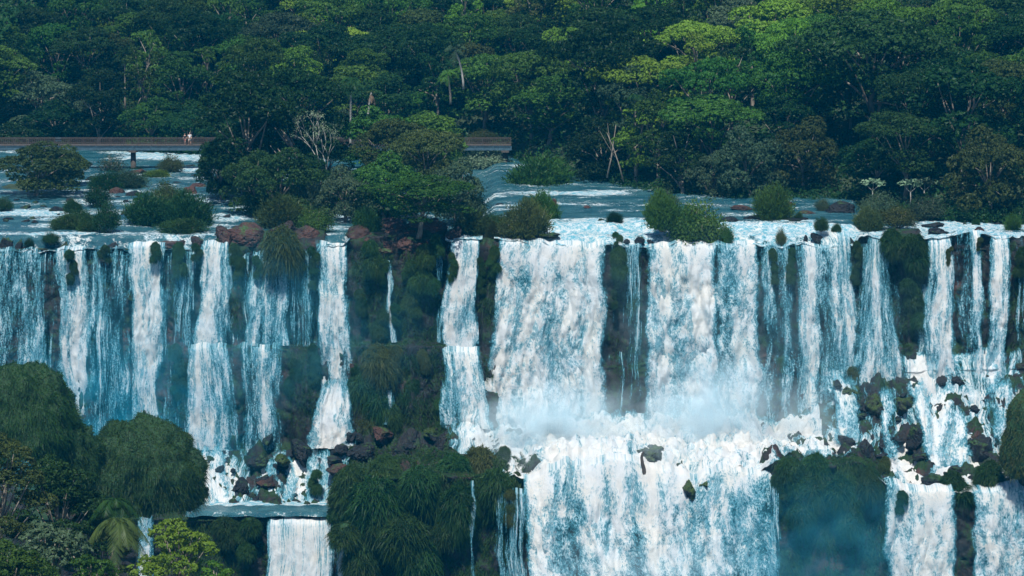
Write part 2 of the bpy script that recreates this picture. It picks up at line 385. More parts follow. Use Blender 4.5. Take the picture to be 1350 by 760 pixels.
def bedrock(Xs, k0=0, k1=13, dens=1.0):
    X, Y, Z, par = base_grid(Xs, k0, k1, dens); P = par[None, :]
    steep = sstep(4.9, 5.1, P) * (1 - sstep(7.9, 8.1, P)) + sstep(9.97, 10.05, P) * (1 - sstep(10.9, 11.1, P))
    cas = sstep(8.0, 8.15, P) * (1 - sstep(9.6, 10.0, P))
    px = PXL(X, Y, Z)
    big = fbm(X * .16, Y * .05, Z * .10, 3) * 0.6
    col = -np.abs(perlin(X * .75, 3.3, Z * .10)) * 1.1 - np.clip(.12 - np.abs(perlin(X * .5, 8.3, Z * .5)), 0, 1) * 2.5 + billow(X * 1.1, Y * .3, Z * .35, 3) * 0.28
    led = (np.floor(Z * .45 + perlin(X * .12, 0, Z * .1) * 2) % 2) * 0.22
    low = sstep(9.9, 10.0, P)
    dY = -(big * .55 + col + led + fbm(X * 1.7, Y, Z * 1.5, 3) * .14) - pillar(px) * (1 - low) + .55
    Y2 = Y + dY * steep
    h = billow(X * .28 + 4, Y * .33, 1.7, 4); 
    boul = (h * 1.25 + fbm(X * .9, Y * .9, 2, 3) * .45 + billow(X * .9, Y * 1.1, 6, 3) * .25)
    Z2 = Z + boul * cas * 1.05 + (1 - steep) * (1 - cas) * fbm(X * .7, Y * .7, 4, 3) * .12 * (P < 12)
    Z2 = Z2 + lipn(X) * sstep(3.6, 4.2, P) * (1 - sstep(5.0, 5.6, P)) + (1.6 * fbm(X * .11, 4, 4, 3)) * sstep(5.3, 6., P) * (1 - sstep(7.0, 7.6, P)) * (1 - sstep(244, 256, px) * (1 - sstep(590, 600, px)))
    Z2 = Z2 + lip2(X) * sstep(9.0, 9.9, P) * (1 - sstep(10.0, 10.12, P)) * (sstep(640, 690, px) * (1 + .7 * (px < 1010)) + .4 * (px < 640) * (px > 470))
    Z2 = Z2 + .5 * perlin(X * .45, 3, 3) * sstep(5.6, 6., P) * (1 - sstep(7., 7.4, P))
    X2 = X + steep * fbm(X * .9, Y * .9, Z * .4 + 9, 2) * .25
    return X2, Y2, Z2, par
def lipn(X): return .55 * perlin(X * .23, 1.5, 0) + .40 * perlin(X * .8, 7.5, 0)
def lip2(X): return 1.1 * perlin(X * .11, 2.5, 0) + .6 * perlin(X * .34, 9.5, 0) + .35 * perlin(X * 1.1, 4.5, 0)
XS = np.arange(-96, 96.01, 0.26)
bx_, by_, bz_, bpar = bedrock(XS)
V = np.stack([bx_, by_, bz_], -1)
bed = link("cliff", new_mesh("cliff", V.reshape(-1, 3), grid_faces(*V.shape[:2]), [ROCK_CLIFF]))
tag(bed, "dark wet basalt cliff in two steps behind the falls", None, None, "structure")
BED = V                                                    # (nX, nRow, 3), rows parametrised by bpar

# ------------------------------------------------------------------ forest floor, shore
SHORE = np.array([(-260, 192), (-150, 194), (100, 197), (250, 202), (330, 205), (560, 212), (600, 213), (675, 216), (715, 234), (745, 238), (860, 258), (960, 266), (1130, 268), (1200, 284), (1300, 290), (1600, 296)], float)
_sh = onZ(SHORE[:, 0], SHORE[:, 1], 0.4)
def shoreY(X): return np.interp(X, _sh[0], _sh[1])
def ground_z(X, Y):
    d = Y - shoreY(X)
    z = np.where(d < 0, -1.5 + .0 * d, -0.6 + 1.6 * sstep(0, 5, d) + 0.185 * np.clip(d, 0, 150))
    z = z + .12 * np.clip(-X - 30, 0, 50) * sstep(50, 90, d)
    return z + fbm(X * .04, Y * .04, 1.0, 3) * 1.2 * sstep(3, 30, d)
gx = np.concatenate([np.linspace(-1500, -130, 16), np.arange(-120, 121, 2.5), np.linspace(130, 1500, 16)])
gy = np.concatenate([np.arange(400, 660, 2.5), np.linspace(670, 2400, 20)])
GX, GY = np.meshgrid(gx, gy, indexing='ij'); GZ = ground_z(GX, GY); GZ = np.where((np.abs(GX) > 130), np.maximum(GZ, 0.5), GZ)
g = link("ground", new_mesh("ground", np.stack([GX, GY, GZ], -1).reshape(-1, 3), grid_faces(*GX.shape), [SOIL])); tag(g, "dark forest floor rising behind the river", None, None, "structure")
for sx in (-1, 1):                                         # plateau that carries on beside the falls, out of frame
    hx = np.linspace(95, 1500, 24) * sx; hy = np.concatenate([np.linspace(396, 404, 5), [440, 560]])
    HX, HY = np.meshgrid(hx, hy, indexing='ij'); HZ = np.where(HY < 399, -50, 0.4) + fbm(HX * .05, HY * .05, 2, 3)
    fc = grid_faces(*HX.shape)
    if sx < 0: fc = fc[:, ::-1]
    tag(link("ground", new_mesh("ground", np.stack([HX, HY, HZ], -1).reshape(-1, 3), fc, [SOIL])), "rocky plateau edge beside the falls", None, None, "structure")

# ------------------------------------------------------------------ the river above the falls
def step_mask(px): return sstep(636, 656, px) * (1 - sstep(1124, 1136, px))
rx = np.arange(-94, 94.01, 0.28)
ry = np.concatenate([np.arange(402.4, 412, .22), np.arange(412, 440, .4), np.arange(440, 530, .8)])[::-1]
RX, RY = np.meshgrid(rx, ry, indexing='ij')
px0 = PXL(RX, RY, 0)
RZ = step_mask(px0) * 0.95 * sstep(404.6, 406.4, RY + fbm(RX * .3, 0, 0, 2) * .8) + 0.35 * sstep(425, 500, RY)
ppx, ppy = topx(RX, RY, RZ)
FO = [(760, 298, 120, 7, .75), (720, 303, 60, 6, .5), (850, 300, 45, 10, .7), (1000, 306, 70, 12, .45), (1080, 306, 60, 9, .3), (40, 281, 90, 4, .40), (60, 297, 130, 3, .15), (130, 306, 130, 3, .12),
      (735, 254, 70, 3, .35), (800, 256, 60, 3, .3), (300, 285, 30, 6, .15), (205, 204, 60, 6, .35), (240, 225, 50, 4, .3), (130, 252, 50, 5, .2), (270, 262, 50, 5, .2), (700, 268, 40, 8, .15), (250, 205, 70, 5, .3),
      (1290, 300, 80, 6, .45), (1250, 296, 40, 5, .4), (450, 288, 40, 4, .5), (960, 298, 60, 5, .5), (1040, 297, 60, 4, .3), (690, 310, 60, 6, .5), (1160, 308, 30, 5, .5), (90, 276, 140, 12, .12), (240, 290, 100, 12, .15)]
foam = np.full(RX.shape, 0.31)
for fx, fy, a, b, v in FO: foam += v * np.exp(-((ppx - fx) / a) ** 2 - ((ppy - fy) / b) ** 2)
foam += .30 * fbm(RX * .10, RY * .16, 3, 3)
foam += .4 * sstep(407, 403, RY) * (.35 + .65 * sstep(630, 660, ppx))
rough = np.clip(foam, 0.1, 1.0)
RZ = RZ + rough * (fbm(RX * .5, RY * .8, 2, 4) * .26 + billow(RX * 1.1, RY * 1.1, 5, 3) * .12)
# over the first small step to the main lip
rows = []
y3, z3 = prof(3, rx); y4, z4 = prof(4, rx); y5, z5 = prof(5, rx)
for (ya, za), (yb, zb), n in (((y3, np.maximum(z3, 0) * 0), (y4 - .25, z4 + .25), 8), ((y4 - .25, z4 + .25), (y5 - .35, z5 + .30), 9)):
    for i in range(1, n + 1):
        t = i / n; q = (ya + (yb - ya) * t, za + (zb - za) * (t if n == 9 else t ** 1.8)); rows.append(q)
SY = np.stack([r[0] for r in rows], 1); SZ = np.stack([r[1] for r in rows], 1); SX = np.repeat(rx[:, None], SY.shape[1], 1)
SZ = SZ + lipn(SX) * sstep(0, 8, np.arange(SX.shape[1]))[None, :] + billow(SX * .9, SY * 1.3, SZ, 3) * .16; SY = SY - billow(SX * .8, 3, SZ * .5, 3) * .15
AX = np.concatenate([RX, SX], 1); AY = np.concatenate([RY, SY], 1); AZ = np.concatenate([RZ, SZ], 1)
spx = PXL(SX, 400, 0)
sf = np.full(SX.shape, .80)
for a, b, v in ((-500, 120, .50), (120, 470, .56), (655, 800, 1.0), (800, 850, .62), (850, 1130, .80), (1215, 1350, .8)): sf = np.where((spx > a) & (spx < b), v, sf)
sf = sf + .25 * fbm(SX * .5, SY * .2, SZ * .3, 3) - .12
FA = np.concatenate([foam, sf], 1)
V = np.stack([AX, AY, AZ], -1)
dry = np.zeros(AX.shape, bool); apx = PXL(AX, 402, 0)
for a, b in ((287, 427), (465, 587), (638, 651), (1171, 1209)): dry |= (apx > a) & (apx < b) & (AY < 404.8 + .8 * perlin(AX * .5, 0, 0))
riv = link("river", new_mesh("river", V.reshape(-1, 3), grid_faces(*AX.shape, keep=~(dry[:-1, :-1] | dry[1:, 1:])), [RIVER], attrs={"foam": FA.ravel()}))
tag(riv, "blue rippled river with white rapids above the falls", None, None, "structure")

# ------------------------------------------------------------------ white water on the terrace and over the cascades
def draped(name, pxa, pxb, k0, k1, lift, dens_f, label, amp=.45, mat=None, res=.22):
    x0, x1 = XA(pxa, 386, -24), XA(pxb, 386, -24)
    X, Y, Z, par = base_grid(np.arange(x0, x1, res), k0, k1, 1.5 if k1 > 9 else 1.0)
    P = par[None, :]
    px, py = topx(X, Y, Z)
    st = sstep(7.9, 8.1, P)
    turb = billow(X * .33, Y * .40, 8.2, 4) * amp + fbm(X * 1.5, Y * 1.5, 3, 4) * amp * .5
    hb = billow(X * .28 + 4, Y * .33, 1.7, 4) * .9
    Z = Z + ((lift - .2) * (1 - sstep(9.3, 9.95, P)) + .2 + turb * (1 - .6 * sstep(9.5, 10, P)) + hb * .50 * (1 - sstep(9.5, 9.9, P))) * st
    Y = Y - (1 - st) * (.5 + billow(X * .5, 2, Z * .3, 3) * .3)
    if k1 == 10: Z = Z + lip2(X) * sstep(9.0, 9.9, P) * (X > XA(640, 378, -24)) * (1 + .7 * (px < 1010))
    d = dens_f(px, py, X, Y, Z)
    d = d - .7 * (1 - sstep(k0, k0 + .35, P))
    flow = np.stack([X + .8 * fbm(X * .5, Y * .5, 1, 2), Z * 0 + 3.1, (Z * 1.3 - Y * 1.0)], -1)
    o = link(name, new_mesh(name, np.stack([X, Y, Z], -1).reshape(-1, 3), grid_faces(*X.shape), [mat or FALL_HEAVY], attrs={"dens": d.ravel(), "flow": flow.reshape(-1, 3)}))
    tag(o, label, None, None, "structure"); return o
def d_main(px, py, X, Y, Z):
    d = .98 + .22 * fbm(X * .25, Y * .25, 1, 3)
    Z += .9 * sstep(690, 720, px) * (1 - sstep(985, 1005, px)) * (1 - sstep(612, 628, py))
    d -= .75 * sstep(662, 636, px + (py - 600) * .2) * sstep(595, 615, py)
    d -= .9 * sstep(1008, 1030, px) * sstep(596, 606, py)
    d -= .9 * sstep(655, 632, px + (600 - py) * .9) * sstep(590, 606, py)
    return d
draped("rapids", 626, 1090, 8, 10, .75, d_main, "churning white water on the middle terrace", .8)
def d_left(px, py, X, Y, Z):
    d = .70 + .70 * fbm(X * .45, Y * .16, 5, 3)
    d += .35 * np.exp(-((px - 290) / 26) ** 2) + .25 * np.exp(-((px - 405) / 30) ** 2) * (py < 650) + .2 * np.exp(-((py - 600) / 12) ** 2)
    d -= .9 * sstep(452, 466, px) + .5 * np.exp(-((px - 325) / 22) ** 2 - ((py - 615) / 26) ** 2)
    return d
draped("rapids", 244, 462, 8, 9, .20, d_left, "white cascade tumbling over dark rocks at the left", .42, FALL)
def d_right(px, py, X, Y, Z):
    d = .60 + .80 * fbm(X * .42, Y * .12, 7, 3)
    d += .30 * sstep(600, 625, py) + .35 * np.exp(-((px - 1245) / 35) ** 2) - .25 * np.exp(-((px - 1150) / 50) ** 2 - ((py - 530) / 50) ** 2)
    d -= .9 * sstep(1172, 1150, px) * sstep(598, 606, py)
    return d
draped("rapids", 1078, 1365, 7, 10, .22, d_right, "white cascade over black boulders at the right", .5, FALL)
def d_mid(px, py, X, Y, Z):
    return .66 + .5 * fbm(X * .35, Y * .3, 9, 3) - .9 * sstep(596, 580, px) - .3 * sstep(595, 625, py)
draped("rapids", 572, 668, 7, 9, .30, d_mid, "small stepped cascade beside the main fall", .35, FALL)

# still pool with its smooth lip at the lower left, and the gorge water below everything
pm = MB()
x0, x1 = XA(246, 382, -29.8), XA(456, 382, -29.8)
px_, py_ = np.meshgrid(np.arange(x0, x1, .2), np.concatenate([np.arange(388, 380.4, -.2), [380.1, 379.9, 379.75]]), indexing='ij')
pz_ = np.where(py_ > 380.05, -29.75, -29.85 - (380.05 - py_) * 1.2) + fbm(px_ * .8, py_ * 1.5, 0, 3) * .03
py_ = py_ + (1 - sstep(379.5, 384, py_)) * (.9 * perlin(px_ * .35, 2, 2) + .4 * perlin(px_ * 1.1, 5, 2)); pz_ = pz_ + .12 * perlin(px_ * .5, 1, 9) * (py_ < 382)
pf = .25 + .75 * sstep(383.6, 385.0, py_ + fbm(px_ * .5, 0, 0, 2) * .8) + .15 * sstep(380.6, 380, py_)
tag(link("pool", new_mesh("pool", np.stack([px_, py_, pz_], -1).reshape(-1, 3), grid_faces(*px_.shape), [RIVER], attrs={"foam": pf.ravel()})), "calm teal pool below the left cascade", None, None, "structure")
wx, wy = np.meshgrid(np.linspace(-400, 400, 90), np.linspace(-60, 378, 60), indexing='ij')
wf = .2 + .8 * sstep(350, 372, wy)
tag(link("gorge_water", new_mesh("gorge_water", np.stack([wx, wy, -47.5 + fbm(wx * .1, wy * .1, 0, 3) * .3], -1).reshape(-1, 3), grid_faces(*wx.shape), [RIVER], attrs={"foam": wf.ravel()})), "foaming water at the foot of the gorge", None, None, "structure")

# ------------------------------------------------------------------ the waterfalls
def waterfall(label, t0, t1, b0, b1, ptop, pbot, ctrl, style='mid', Yt=399.25, Yb=396.9, amp=.35, vden=None, group="waterfalls dropping over the upper cliff", edge=.4, pw=.6, seed=None, crest=1.0):
    """t0..t1 px at the lip, b0..b1 px at the foot; ctrl = [(u 0..1, amount)] across; Yt/Yb depth at lip and foot"""
    seed = (t0 * 1.7 + ptop * .3) if seed is None else seed
    zt, zb = zat(ptop, Yt), zat(pbot, Yb)
    Wm = max(XA(t1, Yt, zt) - XA(t0, Yt, zt), XA(b1, Yb, zb) - XA(b0, Yb, zb)); Hm = zt - zb
    nu = max(5, int(Wm / .15)); nv = max(6, int(Hm / .2))
    V = []; F_ = []; D = []; FL = []; n = 0
    for layer in range(3):
        vv = np.concatenate([np.zeros(5), np.linspace(0, 1, nv)]) if layer == 0 else np.linspace(0, 1, nv); cre = np.concatenate([np.linspace(1, .2, 5), np.zeros(nv)]) if layer == 0 else np.zeros(nv)
        u, v = np.meshgrid(np.linspace(0, 1, nu), vv, indexing='ij'); cre = np.broadcast_to(cre, u.shape); nr = len(vv)
        z = zt + (zb - zt) * v
        Y = Yt + (Yb - Yt) * v ** pw + layer * (.28 + .25 * v) + crest * cre
        ve = sstep(0, .25, v)
        xl = XA(t0, Yt, zt) + (XA(b0, Yb, zb) - XA(t0, Yt, zt)) * v ** .8; xr = XA(t1, Yt, zt) + (XA(b1, Yb, zb) - XA(t1, Yt, zt)) * v ** .8
        xl = xl + fbm(v * Hm * .10 + seed, 2., 0, 3) * .55 * sstep(0, .3, v) ; xr = xr + fbm(v * Hm * .10 + seed, 8., 0, 3) * .55 * sstep(0, .3, v)
        x = xl + (xr - xl) * u
        um = (u - .5) * Wm
        disp = billow(um * .30 + seed, layer * 5., v * Hm * .09 + seed, 3) * amp + billow(um * .9 + seed, layer * 3., v * Hm * .22, 4) * amp * .34
        disp = disp + fbm(um * 2.2 + seed, layer * 2., v * Hm * .8, 2) * .14
        Y = Y - disp * (0.25 + .75 * ve)
        x = x + fbm(um * .5 + seed, 7., v * Hm * .25, 3) * .16 * ve
        z = z + .35 * np.sin(cre * 1.57) * min(1, crest) + (1 - ve) * (lipn(x) if Yt > 398.5 else lip2(x) * (1.7 if t0 < 1000 else 1.) if (crest > 1.5) else .5 * perlin(x * .45, 3, 3))
        d = np.interp(u, [c[0] for c in ctrl], [c[1] for c in ctrl])
        if vden: d = d + np.interp(v, [c[0] for c in vden], [c[1] for c in vden])
        e = np.minimum(um + Wm / 2 + fbm(3., seed, v * Hm * .22, 4) * (.35 + .5 * v), Wm / 2 - um + fbm(9., seed, v * Hm * .22, 4) * (.35 + .5 * v))
        d = d - .85 * (1 - sstep(-.3, edge * 2.2, e)) - layer * .12 + .22 * fbm(um * .35 + seed, 1., v * Hm * .10, 3)
        V.append(np.stack([x, Y, z], -1).reshape(-1, 3)); F_.append(grid_faces(nu, nr) + n); n += nu * nr
        D.append(d.ravel()); FL.append(np.stack([um + seed * 3.1, np.full_like(um, layer * 7.7), v * Hm + 1.5 * fbm(um * .2, 2., v * Hm * .1, 2)], -1).reshape(-1, 3))
    mt = {'mid': FALL, 'fine': FALL_FINE, 'heavy': FALL_HEAVY}[style]
    o = link("waterfall", new_mesh("waterfall", np.concatenate(V), np.concatenate(F_), [mt], attrs={"dens": np.concatenate(D), "flow": np.concatenate(FL)}))
    tag(o, label, "waterfall", group); return o
U = lambda *a: [(i / (len(a) - 1), v) for i, v in enumerate(a)]
waterfall("ragged lacy waterfall at the far left edge of the cliff", -40, 62, -44, 66, 329, 604, U(.62, .32, .5, .3, .55, .25), amp=.4)
waterfall("narrow white waterfall second from the left edge", 66, 118, 82, 122, 329, 600, U(.42, .5, .75, .82, .42), vden=[(0, .0), (.5, .1), (1, .05)], amp=.4)
waterfall("thin broken veil between two strong white falls at the left", 120, 162, 118, 166, 329, 596, U(.28, .42, .18, .3, .4), 'fine', amp=.2, Yb=395.4)
waterfall("tall solid white waterfall above the grassy domes", 163, 222, 172, 216, 322, 596, U(.5, .78, .82, .95, .6), 'mid', amp=.5, Yb=396.6)
waterfall("fine curtain of threads right of the tall solid waterfall", 226, 264, 226, 262, 330, 456, U(.42, .38, .5, .55), 'fine', amp=.15, Yb=397.6)
waterfall("fan-shaped white waterfall ending on the thin ledge", 262, 306, 252, 306, 322, 456, U(.4, .8, .75, .45), amp=.3, Yb=397.3)
waterfall("wide veil landing on the right part of the thin ledge", 330, 386, 316, 384, 334, 456, U(.42, .6, .5, .58, .45), amp=.3, Yb=397.3)
waterfall("thin trickles beside the mossy buttress over the ledge", 386, 416, 386, 412, 332, 560, U(.3, .12, .48, .3), 'fine', amp=.15, Yb=397)
waterfall("bright white waterfall with a round splash at its foot", 410, 462, 420, 464, 322, 560, U(.42, .78, .85, .6), 'mid', amp=.45, Yb=396.2)
waterfall("round white splash mound under the bright left waterfall", 426, 460, 398, 470, 500, 592, U(.6, .95, 1.0, .75), 'heavy', Yt=396.3, Yb=392.8, amp=.8, vden=[(0, -.6), (.3, 0), (1, 0)], crest=0, group="waterfalls below the thin ledge", pw=1.0)
waterfall("broad lower fall left under the thin ledge", 246, 304, 244, 326, 458, 594, U(.6, .85, .72, .5, .35), amp=.35, Yt=396.4, Yb=394.4, group="waterfalls below the thin ledge")
waterfall("lacy lower fall right under the thin ledge", 312, 378, 322, 374, 458, 594, U(.5, .42, .75, .35, .4), amp=.3, Yt=396.4, Yb=394.4, group="waterfalls below the thin ledge")
waterfall("slender rivulet down the grassy central cliff", 503, 518, 512, 526, 350, 452, U(.62, .75, .45), 'fine', amp=.15, Yt=398.6, Yb=397.2, edge=.3)
waterfall("thread of water beside the fall left of the main one", 573, 584, 574, 584, 340, 452, U(.5, .62, .5), 'fine', amp=.1, Yb=397.6, edge=.2)
waterfall("narrow white waterfall between grassy rock and dark buttress", 590, 634, 582, 632, 322, 462, U(.62, .9, .8, .85, .8), amp=.35, Yb=397.2)
waterfall("white cascade continuing below the narrow central waterfall", 576, 634, 584, 652, 462, 566, U(.62, .55, .85, .8, .75), amp=.4, Yt=396.5, Yb=393.6, group="waterfalls below the thin ledge")
waterfall("short step of water at the foot of the central rocks", 505, 520, 505, 520, 520, 560, U(.7, .7), 'fine', amp=.1, Yt=395.6, Yb=394.6, edge=.2, group="waterfalls below the thin ledge")
waterfall("widest solid white waterfall in the middle of the cliff", 656, 800, 636, 798, 321, 584, U(.78, .92, .66, .85, .95, .70, .92, .74, .94, .7), 'heavy', amp=.75, Yt=399.2, Yb=395.6)
waterfall("threads over the dark recessed pillar of the middle", 798, 852, 800, 846, 324, 540, U(.45, .10, .05, .36, .42, .3), 'fine', amp=.15, Yb=398.0, vden=[(0, .1), (.5, -.05), (1, -.15)])
waterfall("massive foaming waterfall right of the dark pillar", 850, 944, 850, 950, 325, 582, U(.7, .86, .78, .9, 1.05, .95), 'heavy', amp=.85, Yt=399.1, Yb=395.4)
waterfall("lumpy white waterfall between the massive fall and the strands", 942, 1002, 944, 1008, 325, 574, U(.8, .55, .78, .85, .5), 'heavy', amp=.6, Yb=395.8)
waterfall("broad curtain of separate white strands", 1000, 1124, 1004, 1128, 326, 560, U(.66, .45, .15, .52, .12, .60, .88, .55, .45, .74, .40, .58), 'mid', amp=.45, Yb=396.4)
waterfall("short white fall over the upper step", 1072, 1112, 1078, 1124, 308, 328, U(.8, .7, .85, .8), amp=.2, Yt=401.2, Yb=399.6)
waterfall("slim rivulet hugging the dark rock beside the cone fall", 1100, 1124, 1108, 1140, 312, 510, U(.5, .7, .5), 'mid', amp=.25, Yt=399.6, Yb=396.8)
waterfall("cone-shaped waterfall spreading as it drops", 1142, 1166, 1118, 1200, 318, 508, U(.32, .52, .72, .50, .32), 'mid', amp=.4, Yb=395.4)
waterfall("strong white waterfall right of the dark bushy rock", 1219, 1256, 1210, 1264, 318, 516, U(.42, .68, .92, .62), 'mid', amp=.45, Yb=395.2)
waterfall("striped waterfall second from the right", 1256, 1298, 1258, 1302, 314, 508, U(.5, .25, .32, .82, .35), 'mid', amp=.3, Yb=395.4)
waterfall("white waterfall near the right edge of the cliff", 1302, 1334, 1296, 1334, 316, 514, U(.55, .84, .74, .45), 'mid', amp=.45, Yb=395.3)
waterfall("faint veil over dark rock at the right edge", 1334, 1400, 1334, 1400, 318, 504, U(.35, .2, .5, .7), 'fine', amp=.2, Yb=397)
VG = "thin veils between the stronger falls"
waterfall("faint wet veil left of the second waterfall from the left edge", 44, 78, 40, 80, 334, 602, U(.2, .4, .22, .3), 'fine', Yt=399.0, Yb=395.6, amp=.15, group=VG)
waterfall("wide faint veil behind the broken threads left of the tall solid fall", 112, 176, 108, 178, 334, 600, U(.22, .38, .12, .32, .25, .4), 'mid', Yt=399.0, Yb=395.5, amp=.2, group=VG)
waterfall("faint veil beside the tall solid waterfall's right edge", 212, 252, 210, 254, 336, 596, U(.4, .18, .3, .2), 'fine', Yt=399.0, Yb=395.5, amp=.15, group=VG)
waterfall("faint veil behind the grass tongue over the thin ledge", 296, 336, 292, 338, 338, 456, U(.45, .35, .5), 'fine', Yt=399.0, Yb=398.3, amp=.15, group=VG)
waterfall("faint veil left of the bright fall with the splash", 380, 424, 372, 428, 338, 588, U(.32, .15, .25, .4), 'fine', Yt=399.0, Yb=396.3, amp=.15, group=VG)
waterfall("thin threads between the two broad lower ledge falls", 298, 326, 306, 336, 460, 592, U(.5, .3, .45), 'fine', Yt=396.8, Yb=395.2, amp=.15, group=VG)
waterfall("blurred veil behind the cone-shaped waterfall", 1132, 1176, 1116, 1206, 330, 492, U(.15, .28, .2, .25, .12), 'mid', Yt=399.0, Yb=397.6, amp=.2, group=VG)
waterfall("faint veil at the left foot of the strong right waterfall", 1206, 1232, 1198, 1230, 380, 492, U(.35, .5, .45), 'mid', Yt=398.4, Yb=397.2, amp=.2, group=VG)
waterfall("wet threads across the dark pillar left of the massive fall", 806, 852, 806, 848, 470, 550, U(.2, .3, .15, .35), 'fine', Yt=398.0, Yb=395.8, amp=.15, group=VG)
CS = "streams running over the cascade rocks"
for a in [("stream pouring over the mossy ledge rock left of the cone fall's foot", 1088, 1128, 1094, 1146, 492, 590, U(.6, .8, .55, .75), 396.2, 387.2),
          ("stream running down between the mossy boulders under the cone fall", 1150, 1180, 1160, 1192, 500, 606, U(.5, .75, .5, .6), 394.8, 385.6),
          ("stream sliding past the round mossy boulder's right side", 1200, 1228, 1206, 1240, 496, 600, U(.6, .85, .7), 395.2, 386.0),
          ("wide white slide under the strong right waterfall", 1216, 1276, 1216, 1286, 505, 620, U(.6, .9, .8, .9, .5), 395.0, 384.6),
          ("water sheet veiling the dark boulder near the right edge", 1296, 1352, 1290, 1356, 496, 590, U(.6, .45, .7, .5, .65), 394.6, 387.4),
          ("white chute beside the calm pool's left end", 258, 300, 250, 312, 588, 676, U(.5, .85, .75, .9, .5), 394.0, 384.6),
          ("thin sheet over the cracked rocks in the left cascade", 342, 392, 346, 398, 598, 676, U(.4, .7, .45, .8, .5), 392.4, 384.8),
          ("white slide running from the splash mound to the pool", 402, 444, 396, 452, 592, 678, U(.5, .85, .6, .85, .4), 392.6, 384.8)]:
    waterfall(*a[:8], 'heavy', Yt=a[8], Yb=a[9], amp=1.0, vden=[(0, -.55), (.18, -.02), (.85, -.05), (1, -.3)], group=CS, pw=1.0, crest=0, edge=.7)
LG = "waterfalls dropping from the lower terrace"
waterfall("smooth striped curtain below the calm pool", 352, 441, 350, 440, 689, 900, U(.9, .82, .9, .8, .84), 'fine', Yt=379.6, Yb=377.2, amp=.15, group=LG)
waterfall("narrow curtain beside the smooth striped one below the pool", 442, 457, 442, 458, 688, 900, U(.55, .8, .6), 'mid', Yt=379.8, Yb=377.6, amp=.15, group=LG, edge=.2)
waterfall("thin white thread down the grassy lower block", 620, 627, 619, 629, 640, 900, U(.5, .55), 'mid', Yt=376.4, Yb=374.8, amp=.1, group=LG, edge=.15)
waterfall("fringe of thin streams at the block's wet right end", 648, 702, 648, 706, 650, 900, U(.3, .48, .35, .55, .5, .75), 'fine', Yt=376.6, Yb=375.2, amp=.2, group=LG)
waterfall("largest lower waterfall below the churning terrace", 690, 1026, 700, 1032, 624, 920, U(.85, .9, .62, .36, .82, .72, .85, .36, .98, .85, .62, .55, .74, .46, .66, .42, .5), 'heavy', Yt=378.0, Yb=369.0, pw=.85, vden=[(0, .25), (.06, .15), (.16, 0), (1, 0)], amp=.7, group=LG, crest=1.8)
waterfall("slim veil at the left end of the mossy block", 1012, 1030, 1014, 1034, 640, 900, U(.6, .5, .6), 'fine', Yt=375.6, Yb=374.2, amp=.15, group=LG)
waterfall("lower white waterfall between the mossy block and dark rock", 1166, 1262, 1168, 1264, 645, 920, U(.72, .88, .8, .92, .78, .6), 'heavy', Yt=377.2, Yb=374.2, amp=.55, group=LG, crest=1.8)
waterfall("lower white waterfall at the right corner", 1280, 1400, 1278, 1400, 648, 920, U(.7, .85, .72, .9, .8), 'heavy', Yt=377.2, Yb=374.2, amp=.55, group=LG, crest=1.8)
waterfall("small stream dropping behind the foreground palm", 176, 204, 176, 206, 655, 900, U(.6, .8, .6), 'mid', Yt=381.2, Yb=379.4, amp=.2, group=LG)
# ------------------------------------------------------------------ leaves, blades, trees
def leaf_quads(rng, P, Nn, size, up=.35, jit=.7, asp=.6):
    n = len(P); N = Nn + rng.normal(size=(n, 3)) * jit; N[:, 2] += up
    N /= np.linalg.norm(N, axis=1)[:, None] + 1e-9
    a = rng.normal(size=(n, 3)); a -= (a * N).sum(1)[:, None] * N; a /= np.linalg.norm(a, axis=1)[:, None] + 1e-9
    b = np.cross(N, a); s = (size * rng.uniform(.6, 1.35, n))[:, None]
    k = N * s * .18
    V = np.stack([P - a * s, P - b * s * asp - k, P + a * s, P + b * s * asp - k], 1).reshape(-1, 3)
    return V, np.arange(4 * n).reshape(-1, 4)
def shell_points(rng, c, r, n, top=.25, fill=.35):
    """points in the outer shell of an ellipsoid, fewer underneath"""
    d = rng.normal(size=(int(n * 1.6), 3)); d /= np.linalg.norm(d, axis=1)[:, None]
    d = d[rng.uniform(size=len(d)) < np.clip(.45 + d[:, 2] * .7 + top, .12, 1)][:n]
    k = 1 - fill * rng.uniform(size=len(d)) ** 1.6
    k = k * (1 + .16 * perlin(d[:, 0] * 2.6 + c[0], d[:, 1] * 2.6 + c[1], d[:, 2] * 2.6 + c[2]))
    return np.array(c) + d * k[:, None] * np.array(r), d
def make_crown(seed, lobes, leaf, per_m2):
    rng = np.random.RandomState(seed); Vs = []; Fs = []; n0 = 0
    for c, r in lobes:
        area = 4 * math.pi * (r[0] * r[1] * r[2]) ** (2 / 3)
        sub = []                                            # each lobe is itself a cluster of sprays
        P, Nn = shell_points(rng, c, r, max(10, int(area * per_m2)))
        # break the lobe into tufts: pull points towards tuft centres
        k = max(4, int(area / 1.1)); T, _ = shell_points(rng, c, (r[0] * 1.02, r[1] * 1.02, r[2] * 1.05), k, .3, .25)
        idx = ((P[:, None, :] - T[None]) ** 2).sum(2).argmin(1)
        off = P - T[idx]; P = T[idx] + off * rng.uniform(.45, 1.0, (len(P), 1)) * np.array([1, 1, .75])
        o2 = off / (np.linalg.norm(off, axis=1)[:, None] + 1e-6)
        V, F_ = leaf_quads(rng, P, Nn * .8 + o2 * .7, leaf)
        Vs.append(V); Fs.append(F_ + n0); n0 += len(V)
    return np.concatenate(Vs), np.concatenate(Fs)
